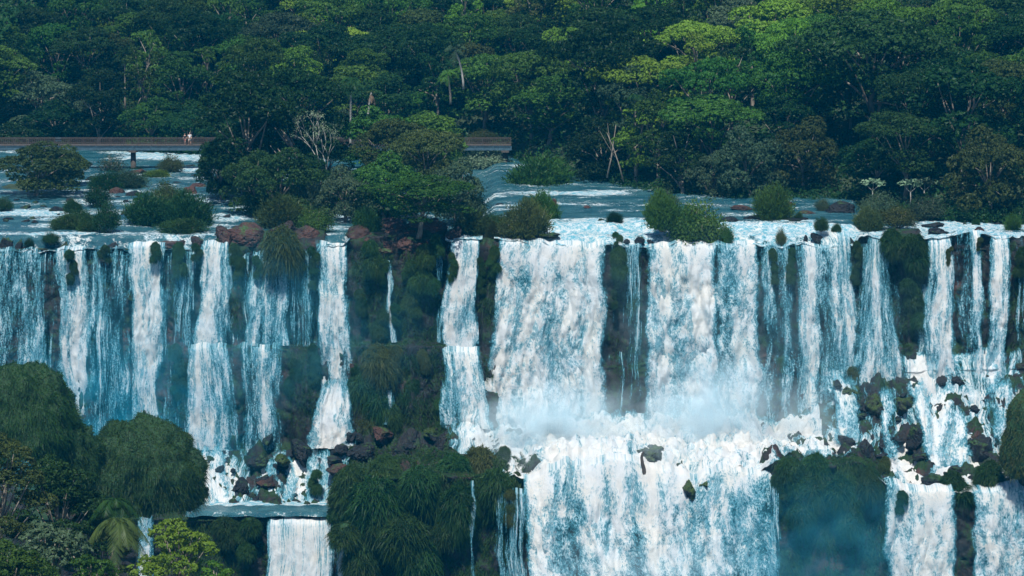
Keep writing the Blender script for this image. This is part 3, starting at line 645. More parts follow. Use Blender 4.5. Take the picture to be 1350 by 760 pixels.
def tree_proto(seed, kind):
    rng = random.Random(seed); mb = MB(); lobes = []
    H = 12.0
    if kind == 'round':    th, R, hz, nl = 6.0, 4.6, 3.9, 27
    if kind == 'umbrella': th, R, hz, nl = 7.0, 6.2, 2.3, 32
    if kind == 'tall':     th, R, hz, nl = 7.0, 3.6, 5.0, 24
    if kind == 'low':      th, R, hz, nl = 2.6, 5.2, 3.4, 28
    cz = {'round': 8.2, 'umbrella': 9.8, 'tall': 7.2, 'low': 4.2}[kind]
    lean = Vector((rng.uniform(-.8, .8), rng.uniform(-.5, .5), 0))
    tp = [Vector((0, 0, -.6)) + lean * (t * t) + Vector((rng.uniform(-.15, .15), rng.uniform(-.15, .15), th * t)) for t in (0, .25, .5, .75, 1)]
    mb.tube(tp, [.42, .33, .27, .22, .17], 8)
    for i in range(nl):
        a = i * 2.399 + rng.uniform(-.4, .4); q = math.sqrt((i + .5) / nl); rr = q * R * rng.uniform(.8, 1.06)
        dz = hz * (1 - q * q) * rng.uniform(.5, 1.0) + rng.uniform(-.18, .18) * hz
        if kind == 'low' and i % 3 == 0: dz = -hz * rng.uniform(.3, .9)
        if kind == 'tall': dz = rng.uniform(-1, 1) * hz * math.sqrt(max(.05, 1 - q * q))
        if kind == 'round' and i % 3 == 2: dz = -hz * rng.uniform(.3, 1.1)
        if kind == 'umbrella' and i % 3 == 2: dz = -rng.uniform(1.8, 6.0); rr *= .8
        c = (lean.x + math.cos(a) * rr, lean.y + math.sin(a) * rr, cz + dz)
        r = rng.uniform(1.0, 1.9) * (1.1 if kind == 'round' else 1.0) * R / 4.8
        lobes.append((c, (r * rng.uniform(1, 1.35), r * rng.uniform(1, 1.35), r * (.5 if kind == 'umbrella' else .68))))
        if i % 2 == 0:
            k = rng.choice((2, 3, 4)); s = tp[k]; e = Vector(c); m = s.lerp(e, .5) + Vector((rng.uniform(-.3, .3), rng.uniform(-.3, .3), rng.uniform(.1, .8)))
            mb.tube([s, s.lerp(m, .5) + Vector((0, 0, .15)), m, e], [.15, .11, .08, .03], 5)
    V, F_ = make_crown(seed, lobes, .18, 15)
    return V, F_, mb
def tree_things(kinds):
    out = {}
    for name, kind, seed in kinds:
        V, F_, mb = tree_proto(seed, kind)
        out[name] = (new_mesh("crown", V, F_, [LEAF['mid']], False), mb.mesh("trunk", BARK, True))
    return out
PROTO = tree_things([(k + str(i), k, 11 * i + {'round': 1, 'umbrella': 2, 'tall': 3, 'low': 4}[k]) for k, n in (('round', 3), ('umbrella', 3), ('tall', 2), ('low', 2)) for i in range(n)])
def tree(proto, loc, width, height, tone, label, rz=0., cat="tree", group=None, name="forest_tree", bark=None):
    cm, tm = PROTO[proto]
    s0 = {'r': 11.5, 'u': 14.5, 't': 9.5, 'l': 12.5}[proto[0]]; h0 = {'r': 13.3, 'u': 12.6, 't': 13.4, 'l': 8.9}[proto[0]]
    root = empty(name, loc, rz, (width / s0, width / s0, height / h0))
    for nm, me, mt in (("crown", cm, LEAF[tone]), ("trunk", tm, bark or BARK)):
        o = link(nm, me, root); o.material_slots[0].link = 'OBJECT'; o.material_slots[0].material = mt
    tag(root, label, cat, group); return root

def blades(rng, P, N, length, width, droop, spread=.55, segs=2, up=.5):
    n = len(P); D = N + rng.normal(size=(n, 3)) * spread; D[:, 2] += up
    D /= np.linalg.norm(D, axis=1)[:, None] + 1e-9
    L = (length * rng.uniform(.55, 1.3, n))[:, None]; S = rng.normal(size=(n, 3)); S[:, 1] *= .3
    S -= (S * D).sum(1)[:, None] * D; S /= np.linalg.norm(S, axis=1)[:, None] + 1e-9
    Vs = []
    for i in range(segs + 1):
        t = i / segs; c = P + D * L * t; c = c.copy(); c[:, 2] -= (droop * L[:, 0] * t * t)
        w = width * (1 - .8 * t) * .5; Vs += [c - S * w, c + S * w]
    V = np.stack(Vs, 1).reshape(-1, 3); k = 2 * (segs + 1); b = np.arange(n)[:, None] * k
    F_ = np.concatenate([np.concatenate([b + 2 * i, b + 2 * i + 1, b + 2 * i + 3, b + 2 * i + 2], 1) for i in range(segs)])
    return V, F_

def shrub_proto(seed, kind):
    """unit shrub, about 2 m wide (radius 1) and 1.6 m tall; willow = upright fine sprays, round = leafy dome, sparse = twiggy"""
    rng = np.random.RandomState(seed); r2 = random.Random(seed); Vs = []; Fs = []; n0 = 0
    mb = MB()
    ns = {'willow': 26, 'round': 20, 'sparse': 16}[kind]
    for i in range(ns):
        a = i * 2.399; q = math.sqrt((i + .5) / ns); R = .8 * q
        tip = Vector((math.cos(a) * R, math.sin(a) * R, (1.28 - .75 * q * q) * r2.uniform(.78, 1.1)))
        mb.tube([Vector((tip.x * .15, tip.y * .15, -.1)), Vector((tip.x * .7, tip.y * .7, tip.z * .45)), tip * .92], [.022, .015, .006], 4)
        for k in range({'willow': 5, 'round': 3, 'sparse': 3}[kind]):
            t = r2.uniform(.25, 1.0) if kind != 'round' else r2.uniform(.4, 1.0)
            c = np.array([tip.x * (.5 + .5 * t), tip.y * (.5 + .5 * t), tip.z * t]) + rng.normal(size=3) * .06
            n = {'willow': 75, 'round': 130, 'sparse': 45}[kind]
            off = rng.normal(size=(n, 3)) * (.15 if kind != 'round' else .17) * np.array([1, 1, 1.25 if kind == 'willow' else .8])
            P = c + off; P[:, 2] = np.abs(P[:, 2])
            out = P * np.array([1, 1, .6]); out /= np.linalg.norm(out, axis=1)[:, None]
            if kind == 'willow': V, F_ = blades(rng, P, out * .4, .20, .035, .25, .35, 1, .8)
            else: V, F_ = leaf_quads(rng, P, out, .042 if kind == 'round' else .04, .3, .8, .5)
            Vs.append(V); Fs.append(F_ + n0); n0 += len(V)
    return np.concatenate(Vs), np.concatenate(Fs), mb
SPROTO = {}
for k, sd in (('willow', 5), ('willow', 6), ('round', 7), ('round', 8), ('sparse', 9)):
    V, F_, mb = shrub_proto(sd, k); SPROTO.setdefault(k, []).append((new_mesh("foliage", V, F_, [LEAF['mid']], False), mb.mesh("stems", BARK, True)))
def pxloc(px, py, zz=0.0, Y=None):
    p = onY(px, py, Y) if Y is not None else onZ(px, py, zz); return p
def shrub(kind, px, py, wpx, hpx, tone, label, z=0.0, Y=None, group="shrubs growing in the river", i=None, cat="shrub", name="river_shrub"):
    p = pxloc(px, py, z, Y); m = (p[1] * cT + (HC - p[2]) * sT) / FPX
    if Y is None and p[1] < 400.2: p = onY(px, py, 400.2)
    k_ = 1.22 if px < 640 and py < 312 else 1.08
    w = wpx * k_ * m / 2.0; h = hpx * k_ * m / 1.42
    fo, st = SPROTO[kind][(int(px) if i is None else i) % len(SPROTO[kind])]
    root = empty(name, (p[0], p[1] + w * .5, p[2] - .1), (px * .37) % 6.28, (w, w, h))
    for nm, me, mt in (("foliage", fo, LEAF.get(tone) or GRASS[tone]), ("stems", st, BARK)):
        o = link(nm, me, root); o.material_slots[0].link = 'OBJECT'; o.material_slots[0].material = mt
    tag(root, label, cat, group); return root

def mound_points(rng, n, low=-.15):
    d = rng.normal(size=(n * 2, 3)); d /= np.linalg.norm(d, axis=1)[:, None]; d = d[d[:, 2] > low][:n]; return d
def grass_proto(seed, kind):
    """unit mound radius 1 with blades; tuft = upright river grass, hang = drooping grass skirt"""
    rng = np.random.RandomState(seed)
    if kind == 'tuft':
        P = rng.normal(size=(1500, 3)) * np.array([.42, .42, .05]); P[:, 2] = np.abs(P[:, 2]); N = P * np.array([1.1, 1.1, 0]) + np.array([0, 0, 1.0])
        V, F_ = blades(rng, P, N, .95, .045, .28, .30, 2, .5)
        core = None
    else:
        d = mound_points(rng, 3200, -.8); r = .95 + .38 * perlin(d[:, 0] * 1.9 + seed, d[:, 1] * 1.9, d[:, 2] * 1.9) + .15 * perlin(d[:, 0] * 5 + seed, d[:, 1] * 5, d[:, 2] * 4)
        P = d * r[:, None] * .82; V, F_ = blades(rng, P, d * .8, .46, .05, .80, .6, 2, .45)
        core = d
    return V, F_
def ico(seed, sub=3, cuts=9, rough=.12, sq=(1, 1, 1)):
    import bmesh
    bm = bmesh.new(); bmesh.ops.create_icosphere(bm, subdivisions=sub, radius=1.0); rng = np.random.RandomState(seed)
    V = np.array([v.co for v in bm.verts]); F_ = np.array([[v.index for v in f.verts] for f in bm.faces]); bm.free()
    for _ in range(cuts):
        n = rng.normal(size=3); n /= np.linalg.norm(n); h = rng.uniform(.45, .8); d = V @ n - h; V = V - np.clip(d, 0, None)[:, None] * n
    r = fbm(V[:, 0] * 1.8 + seed, V[:, 1] * 1.8, V[:, 2] * 1.8, 4) * rough
    if rough > 0: r = r - np.clip(.16 - np.abs(perlin(V[:, 0] * 2.3 + seed, V[:, 1] * 2.3, V[:, 2] * 3.1)), 0, 1) * .55 + fbm(V[:, 0] * 7, V[:, 1] * 7 + seed, V[:, 2] * 9, 2) * .035
    V = V * (1 + r)[:, None] * np.array(sq)
    return V, F_
ROCKM = [new_mesh("boulder", *ico(s, 5, 13, .16), [ROCK_DARK], False) for s in range(6)] + [new_mesh("boulder", *ico(20 + s, 5, 7, .20, (1, 1, .8)), [ROCK_DARK], True) for s in range(3)]
MOUNDM = new_mesh("mound", *ico(40, 3, 2, .25), [TURF], True)
GPROTO = {'tuft': [new_mesh("grass", *grass_proto(3, 'tuft'), [GRASS['green']], False)], 'hang': [new_mesh("grass", *grass_proto(s, 'hang'), [GRASS['green']], False) for s in (4, 5, 14, 15)]}
def boulder(px, py, wpx, hpx, label, mt=None, z=0., Y=None, v=None, group="rocks breaking the river surface", deep=None, name="boulder"):
    """px,py = middle of the foot of the rock"""
    p = pxloc(px, py, z, Y); m = (p[1] * cT + (HC - p[2]) * sT) / FPX
    if Y is None and p[1] < 400.6: p = onY(px, py, 400.6)
    v = int(px + py) % len(ROCKM) if v is None else v
    w, h = wpx * m / 1.9, hpx * m / 1.6; o = link(name, ROCKM[v]); o.location = (p[0], p[1] + (deep or w) * .4, p[2] + h * .22)
    o.scale = (w, deep or w, h); o.rotation_euler = (0, 0, (px % 5 - 2.5) * .12)
    o.material_slots[0].link = 'OBJECT'; o.material_slots[0].material = mt or ROCK_DARK
    tag(o, label, "rock", group); return o
def clump(px, py, wpx, hpx, tone, label, kind='hang', Y=398.0, z=None, group="grass clumps hanging on the cliff", name="grass_clump", deep=1.0, i=0):
    """px,py = centre of the clump (hang) or its foot (tuft)"""
    p = onY(px, py, Y) if z is None else onZ(px, py, z); m = (p[1] * cT + (HC - p[2]) * sT) / FPX
    if kind == 'hang':
        w, h = wpx * m / 2.25, hpx * m / 2.3
        asp = hpx / wpx; nn = max(2, min(8, int(round(asp * 2.2)))) if asp > .6 else 2; root = empty(name, tuple(p), 0, (w, w * deep, w)); rr = random.Random(px * 7 + py)
        hh = h / w
        for j in range(nn):
            c = hh * (.8 - 1.7 * (j + .5) / nn) + rr.uniform(-.15, .15); sz = rr.uniform(.42, .80) if nn > 2 else rr.uniform(.65, .9)
            if j == 0: sz = max(sz, .65)
            off = (rr.uniform(-.5, .5), rr.uniform(-.35, .15), c)
            mo = link("mound", MOUNDM, root, off); mo.scale = (.7 * sz, .7 * sz, .8 * sz); mo.rotation_euler = (0, 0, rr.uniform(0, 6.28))
            o = link("grass", GPROTO['hang'][(int(px) + j) % len(GPROTO['hang'])], root, off); o.scale = (sz, sz, sz * rr.uniform(.9, 1.35)); o.rotation_euler = (0, 0, rr.uniform(0, 6.28)); o.material_slots[0].link = 'OBJECT'; o.material_slots[0].material = GRASS[tone]
        tag(root, label, "grass clump", group); return root
    else:
        w, h = wpx * m / 2.1, hpx * m / 1.1; root = empty(name, tuple(p), (px * .73) % 6.28, (w, w, h))
    o = link("grass", GPROTO[kind][int(px) % len(GPROTO[kind])], root); o.material_slots[0].link = 'OBJECT'; o.material_slots[0].material = GRASS[tone]
    tag(root, label, "grass clump", group); return root
# ------------------------------------------------------------------ the forest on the far bank
ORD = "first second third fourth fifth sixth seventh eighth ninth tenth eleventh twelfth thirteenth fourteenth fifteenth sixteenth seventeenth eighteenth nineteenth twentieth twenty-first twenty-second twenty-third twenty-fourth twenty-fifth".split()
rng = random.Random(42)
NOTABLE = [  # px top, py top, width px, px height of the tree, depth behind shore, proto, tone, label
 (55, 92, 120, 110, 10, 'low0', 'grey', "greyish bushy tree on the bank behind the left end of the footbridge"),
 (95, 58, 95, 150, 34, 'round1', 'bright', "bright green rounded tree high in the left part of the forest"),
 (135, 112, 70, 90, 8, 'low1', 'grey', "grey twiggy tree on the bank behind the footbridge's middle span"),
 (230, 135, 80, 80, 6, 'round2', 'dark', "small dark tree on the bank directly behind the two walkers"),
 (465, -12, 150, 170, 62, 'umbrella0', 'bright', "sunlit light green tree at the top edge, left of centre"),
 (280, 66, 110, 130, 30, 'round0', 'grey', "blue-green tree between the bright left tree and the big island tree"),
 (560, 118, 90, 110, 18, 'round0', 'mid', "dense mid-green tree behind the leaning palm"),
 (640, 88, 95, 120, 14, 'umbrella1', 'mid', "layered green tree above the right end of the footbridge"),
 (700, 68, 120, 150, 12, 'umbrella2', 'mid', "wide layered tree above the mound shrub in the river"),
 (790, 36, 170, 190, 10, 'umbrella0', 'dark', "tall broad dark tree with pale forked stems at the right bank"),
 (870, 112, 100, 140, 6, 'round1', 'mid', "rounded green tree at the water right of the broad dark tree"),
 (925, 80, 130, 165, 12, 'umbrella1', 'mid', "spreading mid-green tree with a bright rim above the right bank"),
 (1010, -6, 150, 170, 48, 'round2', 'bright', "big soft light green tree at the top edge, right of centre"),
 (910, 30, 120, 150, 44, 'umbrella2', 'bright', "sunlit yellow-green tree below the top edge, right of centre"),
 (1075, 82, 80, 110, 30, 'round0', 'bright', "small bright yellow-green tree left of the huge dark umbrella tree"),
 (1160, 24, 230, 190, 24, 'umbrella0', 'dark', "huge dark umbrella tree in the right part of the forest"),
 (1275, 60, 170, 190, 12, 'round1', 'dark', "dark dense tree over the right bank"),
 (990, 165, 110, 110, 2, 'low0', 'grey', "grey-green bushy tree overhanging the water at the right bank"),
 (1060, 150, 110, 120, 4, 'low1', 'olive', "olive tree with bare leaning branches at the right bank"),
 (935, 195, 80, 80, 1, 'low1', 'grey', "pale-leaved low tree touching the water on the right bank"),
 (1310, 165, 120, 125, 3, 'low0', 'olive', "olive low tree at the water's edge on the far right"),
 (1200, 150, 130, 130, 6, 'umbrella1', 'dark', "dark shaded tree behind the thin-stemmed cecropias"),
]
placed = []
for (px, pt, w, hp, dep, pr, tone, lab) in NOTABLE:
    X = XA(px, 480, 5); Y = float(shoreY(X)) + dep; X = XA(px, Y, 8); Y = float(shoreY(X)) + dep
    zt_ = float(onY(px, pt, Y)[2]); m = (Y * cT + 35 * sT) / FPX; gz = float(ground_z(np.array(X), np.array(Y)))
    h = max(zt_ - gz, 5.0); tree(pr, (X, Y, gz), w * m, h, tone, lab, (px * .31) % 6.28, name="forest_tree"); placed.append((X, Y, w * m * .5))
spaces = [2.0, 8.5, 16, 24, 33, 42, 51, 60, 70, 81, 94, 108]
ROWN = ["the front row along the bank", "the second row of the forest", "the third row of the forest", "the fourth row of the forest", "the fifth row of the forest", "the sixth row of the forest", "the seventh row of the forest", "the eighth row of the forest", "the ninth row of the forest", "the tenth row of the forest", "the eleventh row of the forest", "the topmost row of the forest"]
TONEW = {'dark': 'dark green', 'mid': 'mid-green', 'bright': 'light green', 'olive': 'olive', 'grey': 'grey-green'}
KINDW = {'r': 'round-crowned', 'u': 'flat-crowned', 't': 'tall narrow', 'l': 'low bushy'}
for r, dep in enumerate(spaces):
    row = []; x = -78.0 - (r % 2) * 3
    while x < 82:
        X = x + rng.uniform(-1.8, 1.8); Y = float(shoreY(X)) + dep + rng.uniform(-2.2, 2.2)
        ppx_, _ = topx(X, Y, 10)
        x += rng.uniform(6.8, 10.5) if r > 0 else rng.uniform(6.0, 9.0)
        if not (-45 < ppx_ < 1395): continue
        if r == 0 and 570 < ppx_ < 705: continue
        if any((X - a) ** 2 + (Y - b) ** 2 < (c * .62) ** 2 for a, b, c in placed): continue
        if r == 0: pr = rng.choice(['low0', 'low1', 'round0', 'low0', 'tall1'])
        else: pr = rng.choice(['round0', 'round1', 'round2', 'umbrella0', 'umbrella1', 'umbrella2', 'tall0', 'tall1'])
        h = {'l': rng.uniform(6, 9.5), 'r': rng.uniform(10, 14.5), 'u': rng.uniform(11, 15), 't': rng.uniform(12.5, 16.5)}[pr[0]]
        w = {'l': rng.uniform(8, 12), 'r': rng.uniform(9, 13), 'u': rng.uniform(11, 16), 't': rng.uniform(7.5, 10)}[pr[0]]
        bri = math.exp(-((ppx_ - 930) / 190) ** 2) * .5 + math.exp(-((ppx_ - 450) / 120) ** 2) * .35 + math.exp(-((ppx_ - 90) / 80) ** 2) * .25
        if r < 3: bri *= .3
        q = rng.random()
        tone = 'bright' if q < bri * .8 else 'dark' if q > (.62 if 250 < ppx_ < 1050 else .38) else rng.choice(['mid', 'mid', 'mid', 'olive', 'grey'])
        row.append((X, Y, w, h, pr, tone))
    row.sort()
    for k, (X, Y, w, h, pr, tone) in enumerate(row):
        lab = "%s %s tree, %s from the left in %s" % (TONEW[tone], KINDW[pr[0]], ORD[k], ROWN[r])
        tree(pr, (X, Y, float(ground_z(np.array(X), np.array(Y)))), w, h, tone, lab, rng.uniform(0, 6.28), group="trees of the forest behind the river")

# undergrowth that closes the forest edge above the water
def undergrowth():
    rg = np.random.RandomState(3); n = 42000
    X = rg.uniform(-80, 82, n); dd = rg.uniform(0, 1, n) ** 1.5 * 5.0; top = 1.2 + 3.2 * (.5 + .5 * perlin(X * .28, 4, 0)) + 1.2 * perlin(X * .9, 1, 0)
    z = rg.uniform(0, 1, n) * top * (.35 + .65 * dd / 5); Y = shoreY(X) + dd - .8 + .8 * fbm(X * .5, z * .7, 2, 3)
    P = np.stack([X, Y, z], 1); N = np.tile([0, -.8, .4], (n, 1)).astype(float)
    V, F_ = leaf_quads(rg, P, N, .20, .3, .9)
    tag(link("undergrowth", new_mesh("undergrowth", V, F_, [LEAF['dark']], False)), "dark tangled undergrowth along the far bank", None, None, "stuff")
undergrowth()
def hill_cover():
    rg = np.random.RandomState(8); n = 60000
    X = rg.uniform(-84, 86, n); dd = rg.uniform(3, 105, n); Y = shoreY(X) + dd; top = 1.0 + 2.4 * np.clip(.4 + perlin(X * .22, Y * .22, 3), 0, 1.3)
    P = np.stack([X, Y, ground_z(X, Y) + top * rg.uniform(.3, 1, n)], 1)
    V, F_ = leaf_quads(rg, P, np.tile([0, -.5, .6], (n, 1)).astype(float), .34, .3, .9)
    tag(link("undergrowth", new_mesh("undergrowth", V, F_, [LEAF['dark']], False)), "dark brush covering the forest floor between the trees", None, None, "stuff")
hill_cover()
def side_woods():
    rg = np.random.RandomState(18); n = 90000; X = rg.uniform(80, 210, n) * rg.choice([-1, 1], n); dd = rg.uniform(2, 115, n); Y = shoreY(X) + dd
    c = np.clip(.35 + 1.3 * (1 - 2 * np.abs(perlin(X * .11, Y * .11, 5))), 0, 1.6); top = 4 + 7 * c * sstep(0, 8, dd)
    P = np.stack([X, Y, ground_z(X, Y) + top * (1 - .5 * rg.uniform(0, 1, n) ** 2)], 1)
    V, F_ = leaf_quads(rg, P, np.tile([0, -.5, .6], (n, 1)).astype(float), .55, .3, .9)
    tag(link("woods", new_mesh("woods", V, F_, [LEAF['dark']], False)), "dark woods carrying on beside the forest", None, None, "stuff")
side_woods()

# ------------------------------------------------------------------ palms
def frond_mesh(rg, n, L, droop, wid, base=(0, 0, 0), lo=-.2, hi=1.0, leaflets=26, feather=.30):
    Vs = []; Fs = []; n0 = 0
    for i in range(n):
        a = i * 2.399 + rg.uniform(-.2, .2); e = rg.uniform(lo, hi); d = np.array([math.cos(a) * math.cos(e), math.sin(a) * math.cos(e), math.sin(e)])
        l = L * rg.uniform(.8, 1.1); side = np.array([-math.sin(a), math.cos(a), 0])
        for s in range(leaflets):
            t = (s + 1) / leaflets; c = np.array(base) + d * l * t - np.array([0, 0, droop * l * t * t])
            tang = d - np.array([0, 0, 2 * droop * t]); tang /= np.linalg.norm(tang)
            ll = L * feather * math.sin(math.pi * min(1, t * .9 + .1)) + .05
            for sg in (-1, 1):
                tip = c + side * sg * ll * .75 + tang * ll * .55 - np.array([0, 0, ll * rg.uniform(.25, .75)])
                w = tang * wid
                Vs += [c - w, c + w, tip + w * .3, tip - w * .3]; Fs.append([n0, n0 + 1, n0 + 2, n0 + 3]); n0 += 4
    return np.array(Vs), np.array(Fs)
def palm(px, pbase, ptop, Y, frond, tone, label, lean=0., trunk_r=.16, nf=16, z_base=None, name="palm_tree", bark=BARK, droop=.65, skirt=False, nl=22):
    b = onY(px, pbase, Y); t = onY(px + lean, ptop, Y); h = t[2] - b[2]; dx = t[0] - b[0]
    root = empty(name, tuple(b)); mb = MB()
    mb.tube([(dx * s * s, .1 * math.sin(3 * s), h * s) for s in (0, .2, .4, .6, .8, 1)], [trunk_r * k for k in (1.25, 1, .95, .9, .85, .9)], 8)
    mb.build("trunk", bark, root, True)
    rg = np.random.RandomState(int(px)); V, F_ = frond_mesh(rg, nf, frond, droop, .035 * frond / 2, (dx, 0, h), -.3, 1.25, nl)
    link("crown", new_mesh("crown", V, F_, [LEAF[tone]], False), root)
    if skirt:
        V, F_ = frond_mesh(rg, 8, frond * .8, 1.1, .03, (dx, 0, h - .15), -1.2, -.5, 16)
        link("dead_fronds", new_mesh("dead_fronds", V, F_, [bark_material("dead_frond", (.12, .08, .05), (.26, .17, .10))], False), root)
    tag(root, label, "palm", "palms rising out of the trees"); return root
palm(611, 118, 66, 486, 2.6, 'grey', "palm with a curved pale trunk above the bridge's right part", lean=-11, bark=BARK_PALE, nf=15)
palm(594, 138, 98, 482, 1.9, 'mid', "short shaded palm just below the curved pale one", lean=-4, nf=13)
palm(462, 205, 108, 462, 2.9, 'dark', "tall straight palm behind the bare white island tree", lean=1, bark=BARK_PALE, nf=18, droop=.95)
palm(485, 160, 122, 470, 1.1, 'olive', "palm with a withered brown crown beside the tall straight palm", lean=5, nf=6, skirt=True, bark=BARK_PALE)
palm(165, 150, 72, 520, 2.4, 'dark', "dark palm half hidden in the left forest", nf=15)
palm(838, 210, 128, 452, 2.3, 'dark', "dark drooping palm under the broad right-bank tree", nf=15, droop=1.0)

# ------------------------------------------------------------------ the wooded island
def island(name, px, py, wx, wy, h, label, seed=0):
    c = onZ(px, py, 0.); n = 60; th, rr = np.meshgrid(np.linspace(0, 2 * np.pi, 72), np.linspace(0, 1, 24), indexing='ij')
    R = 1 + .18 * perlin(np.cos(th) * 1.4 + seed, np.sin(th) * 1.4, 3)
    X = c[0] + np.cos(th) * rr * R * wx; Y = c[1] + np.sin(th) * rr * R * wy; Z = (1 - rr ** 2) * (h + .8) - .8 + fbm(X * .6, Y * .6, 2, 4) * .35
    tag(link(name, new_mesh(name, np.stack([X, Y, Z], -1).reshape(-1, 3), grid_faces(*X.shape)[:, ::-1], [SOIL])), label, None, None, "structure")
island("island", 470, 272, 17.5, 13, 1.1, "wooded rocky island in the river")
island("island", 40, 248, 7.0, 6, .6, "small island under the olive tree at the left", 4)
IS = "trees and bushes of the river island"
def itree(pr, px, pbase, ptop, wpx, tone, label, bark=None, rz=0):
    p = onZ(px, pbase, .8); m = (p[1] * cT + (HC - 5) * sT) / FPX; zt_ = float(onY(px, ptop, p[1])[2])
    return tree(pr, (p[0], p[1], .2), wpx * m, zt_ - .2, tone, label, rz, name="island_tree", group=IS, bark=bark)
itree('round0', 335, 262, 92, 158, 'dark', "huge dark tree at the left end of the island beside the bridge", rz=.4)
itree('umbrella1', 395, 250, 92, 150, 'dark', "dark flat-topped tree at the centre of the island's crest", rz=2.)
itree('low0', 300, 248, 165, 80, 'dark', "dark drooping tree over the water at the island's left tip", rz=1.)
itree('low1', 362, 280, 190, 120, 'dark', "shaded dark bush tree under the huge island tree", rz=1.)
itree('round2', 520, 262, 150, 105, 'olive', "olive-green leafy tree right of the tall island palm", rz=3.)
itree('low0', 505, 282, 200, 120, 'mid', "mid-green rounded tree in the middle of the island", rz=3.)
itree('umbrella2', 565, 270, 172, 110, 'olive', "olive tree hiding the bridge at the island's right", rz=1.2)
itree('umbrella0', 553, 305, 236, 150, 'mid', "low umbrella-shaped tree at the front of the island", rz=.3)
itree('low1', 600, 290, 205, 90, 'grey', "blue-green bush tree at the island's right tip", rz=2.2)
itree('round1', 500, 250, 132, 120, 'mid', "dense green tree rising right behind the tall island palm", rz=1.7)
itree('round2', 555, 252, 145, 110, 'mid', "dense green tree at the back of the island near the bridge's right part", rz=5.)
itree('round0', 432, 248, 180, 90, 'dark', "dark rounded tree at the back of the island behind the bare one", rz=2.2)
itree('round1', 352, 245, 100, 150, 'dark', "dark dense tree grown into the huge island tree's right side", rz=3.9)
itree('low1', 292, 256, 175, 70, 'dark', "small dark bush tree at the water on the island's left tip", rz=2.6)
itree('low0', 335, 274, 195, 95, 'dark', "wide shaded bush tree before the huge island tree", rz=.8)
itree('low1', 415, 270, 200, 80, 'dark', "dark bush tree between the huge tree and the bare white one", rz=3.3)
itree('low0', 455, 285, 218, 80, 'grey', "greyish bush below the bare white tree", rz=4.)
# bare white tree
def bare_tree(px, pbase, ptop, wpx, label, seed, leaves=0, bark=BARK_PALE, group=IS, Y=None, name="bare_tree", z=.4, r0=.13, forks=4, thick=1.0):
    p = onZ(px, pbase, z) if Y is None else onY(px, pbase, Y); m = (p[1] * cT + (HC - 5) * sT) / FPX; H = float(onY(px, ptop, p[1])[2]) - p[2]; W = wpx * m
    rg = random.Random(seed); mb = MB(); tips = []
    def grow(s, d, l, r, k):
        e = s + d * l; mid = s.lerp(e, .5) + Vector((rg.uniform(-.06, .06), rg.uniform(-.06, .06), .03)) * l
        mb.tube([s, mid, e], [r, r * .85, r * .65], 6)
        if k == 0: tips.append(e); return
        for j in range(3 if k == forks - 1 else 2):
            a = rg.uniform(0, 6.28); nd = (d + Vector((math.cos(a), math.sin(a) * .6, rg.uniform(-.15, .35))) * .62).normalized(); grow(e, nd, l * rg.uniform(.55, .8), r * .62, k - 1)
    grow(Vector((0, 0, -.2)), Vector((.04, 0, 1)).normalized(), H * .42, r0, forks)
    grow(Vector((.5, .1, -.2)), Vector((.10, 0, 1)).normalized(), H * .36, r0 * .75, forks)
    V = np.array(mb.V); zmx = V[:, 2].max(); V[:, 2] *= H / zmx; s = W / (V[:, 0].max() - V[:, 0].min()); V[:, 0] *= min(s, 1.6)
    mb.V = [tuple(v) for v in V]
    root = empty(name, tuple(p)); mb.build("trunk", bark, root, True)
    if leaves:
        rr = np.random.RandomState(seed); T = np.array(tips) * np.array([min(s, 1.6), 1, H / zmx])
        P = T[rr.randint(0, len(T), leaves)] + rr.normal(size=(leaves, 3)) * .22
        V2, F2 = leaf_quads(rr, P, np.tile([0, -.2, .7], (leaves, 1)).astype(float), .09); link("crown", new_mesh("crown", V2, F2, [LEAF['pale']], False), root)
    tag(root, label, "tree", group); return root
bare_tree(424, 268, 148, 58, "bare white branching tree standing on the island", 3, 700)
def leaning(px, py, px2, py2, Y, r, label, bark=BARK):
    a = onY(px, py, Y); b = onY(px2, py2, Y + 1.0); mb = MB(); A = Vector(a); B = Vector(b) - A
    mb.tube([(0, 0, 0), tuple(B * .35 + Vector((.15, 0, .1))), tuple(B * .7 + Vector((.1, 0, .2))), tuple(B)], [r, r * .85, r * .65, r * .3], 8)
    mb.tube([tuple(B * .5), tuple(B * .75 + Vector((-.6, 0, .2))), tuple(B * .95 + Vector((-1.1, 0, .6)))], [r * .5, r * .35, r * .12], 6)
    root = mb.build("leaning_trunk", bark, None, True); root.location = a; tag(root, label, "tree trunk", "leaning trunks"); return root
leaning(398, 222, 372, 172, 437, .30, "upper leaning dark trunk under the huge island tree")
leaning(392, 242, 366, 196, 434, .22, "lower leaning forked trunk under the huge island tree")
leaning(470, 262, 440, 286, 425, .10, "thin dead branch arching over the island bushes", BARK_PALE)
leaning(800, 235, 812, 165, 449, .12, "forked stem at the foot of the broad right-bank tree", BARK)
leaning(822, 240, 800, 175, 448, .10, "slanting stem beside the drooping bank palm", BARK)
leaning(1052, 262, 1090, 205, 441, .14, "grey trunk leaning right over the right bank")
leaning(1095, 215, 1065, 170, 442, .10, "thin bare trunk leaning left in the right-bank shade", BARK_PALE)
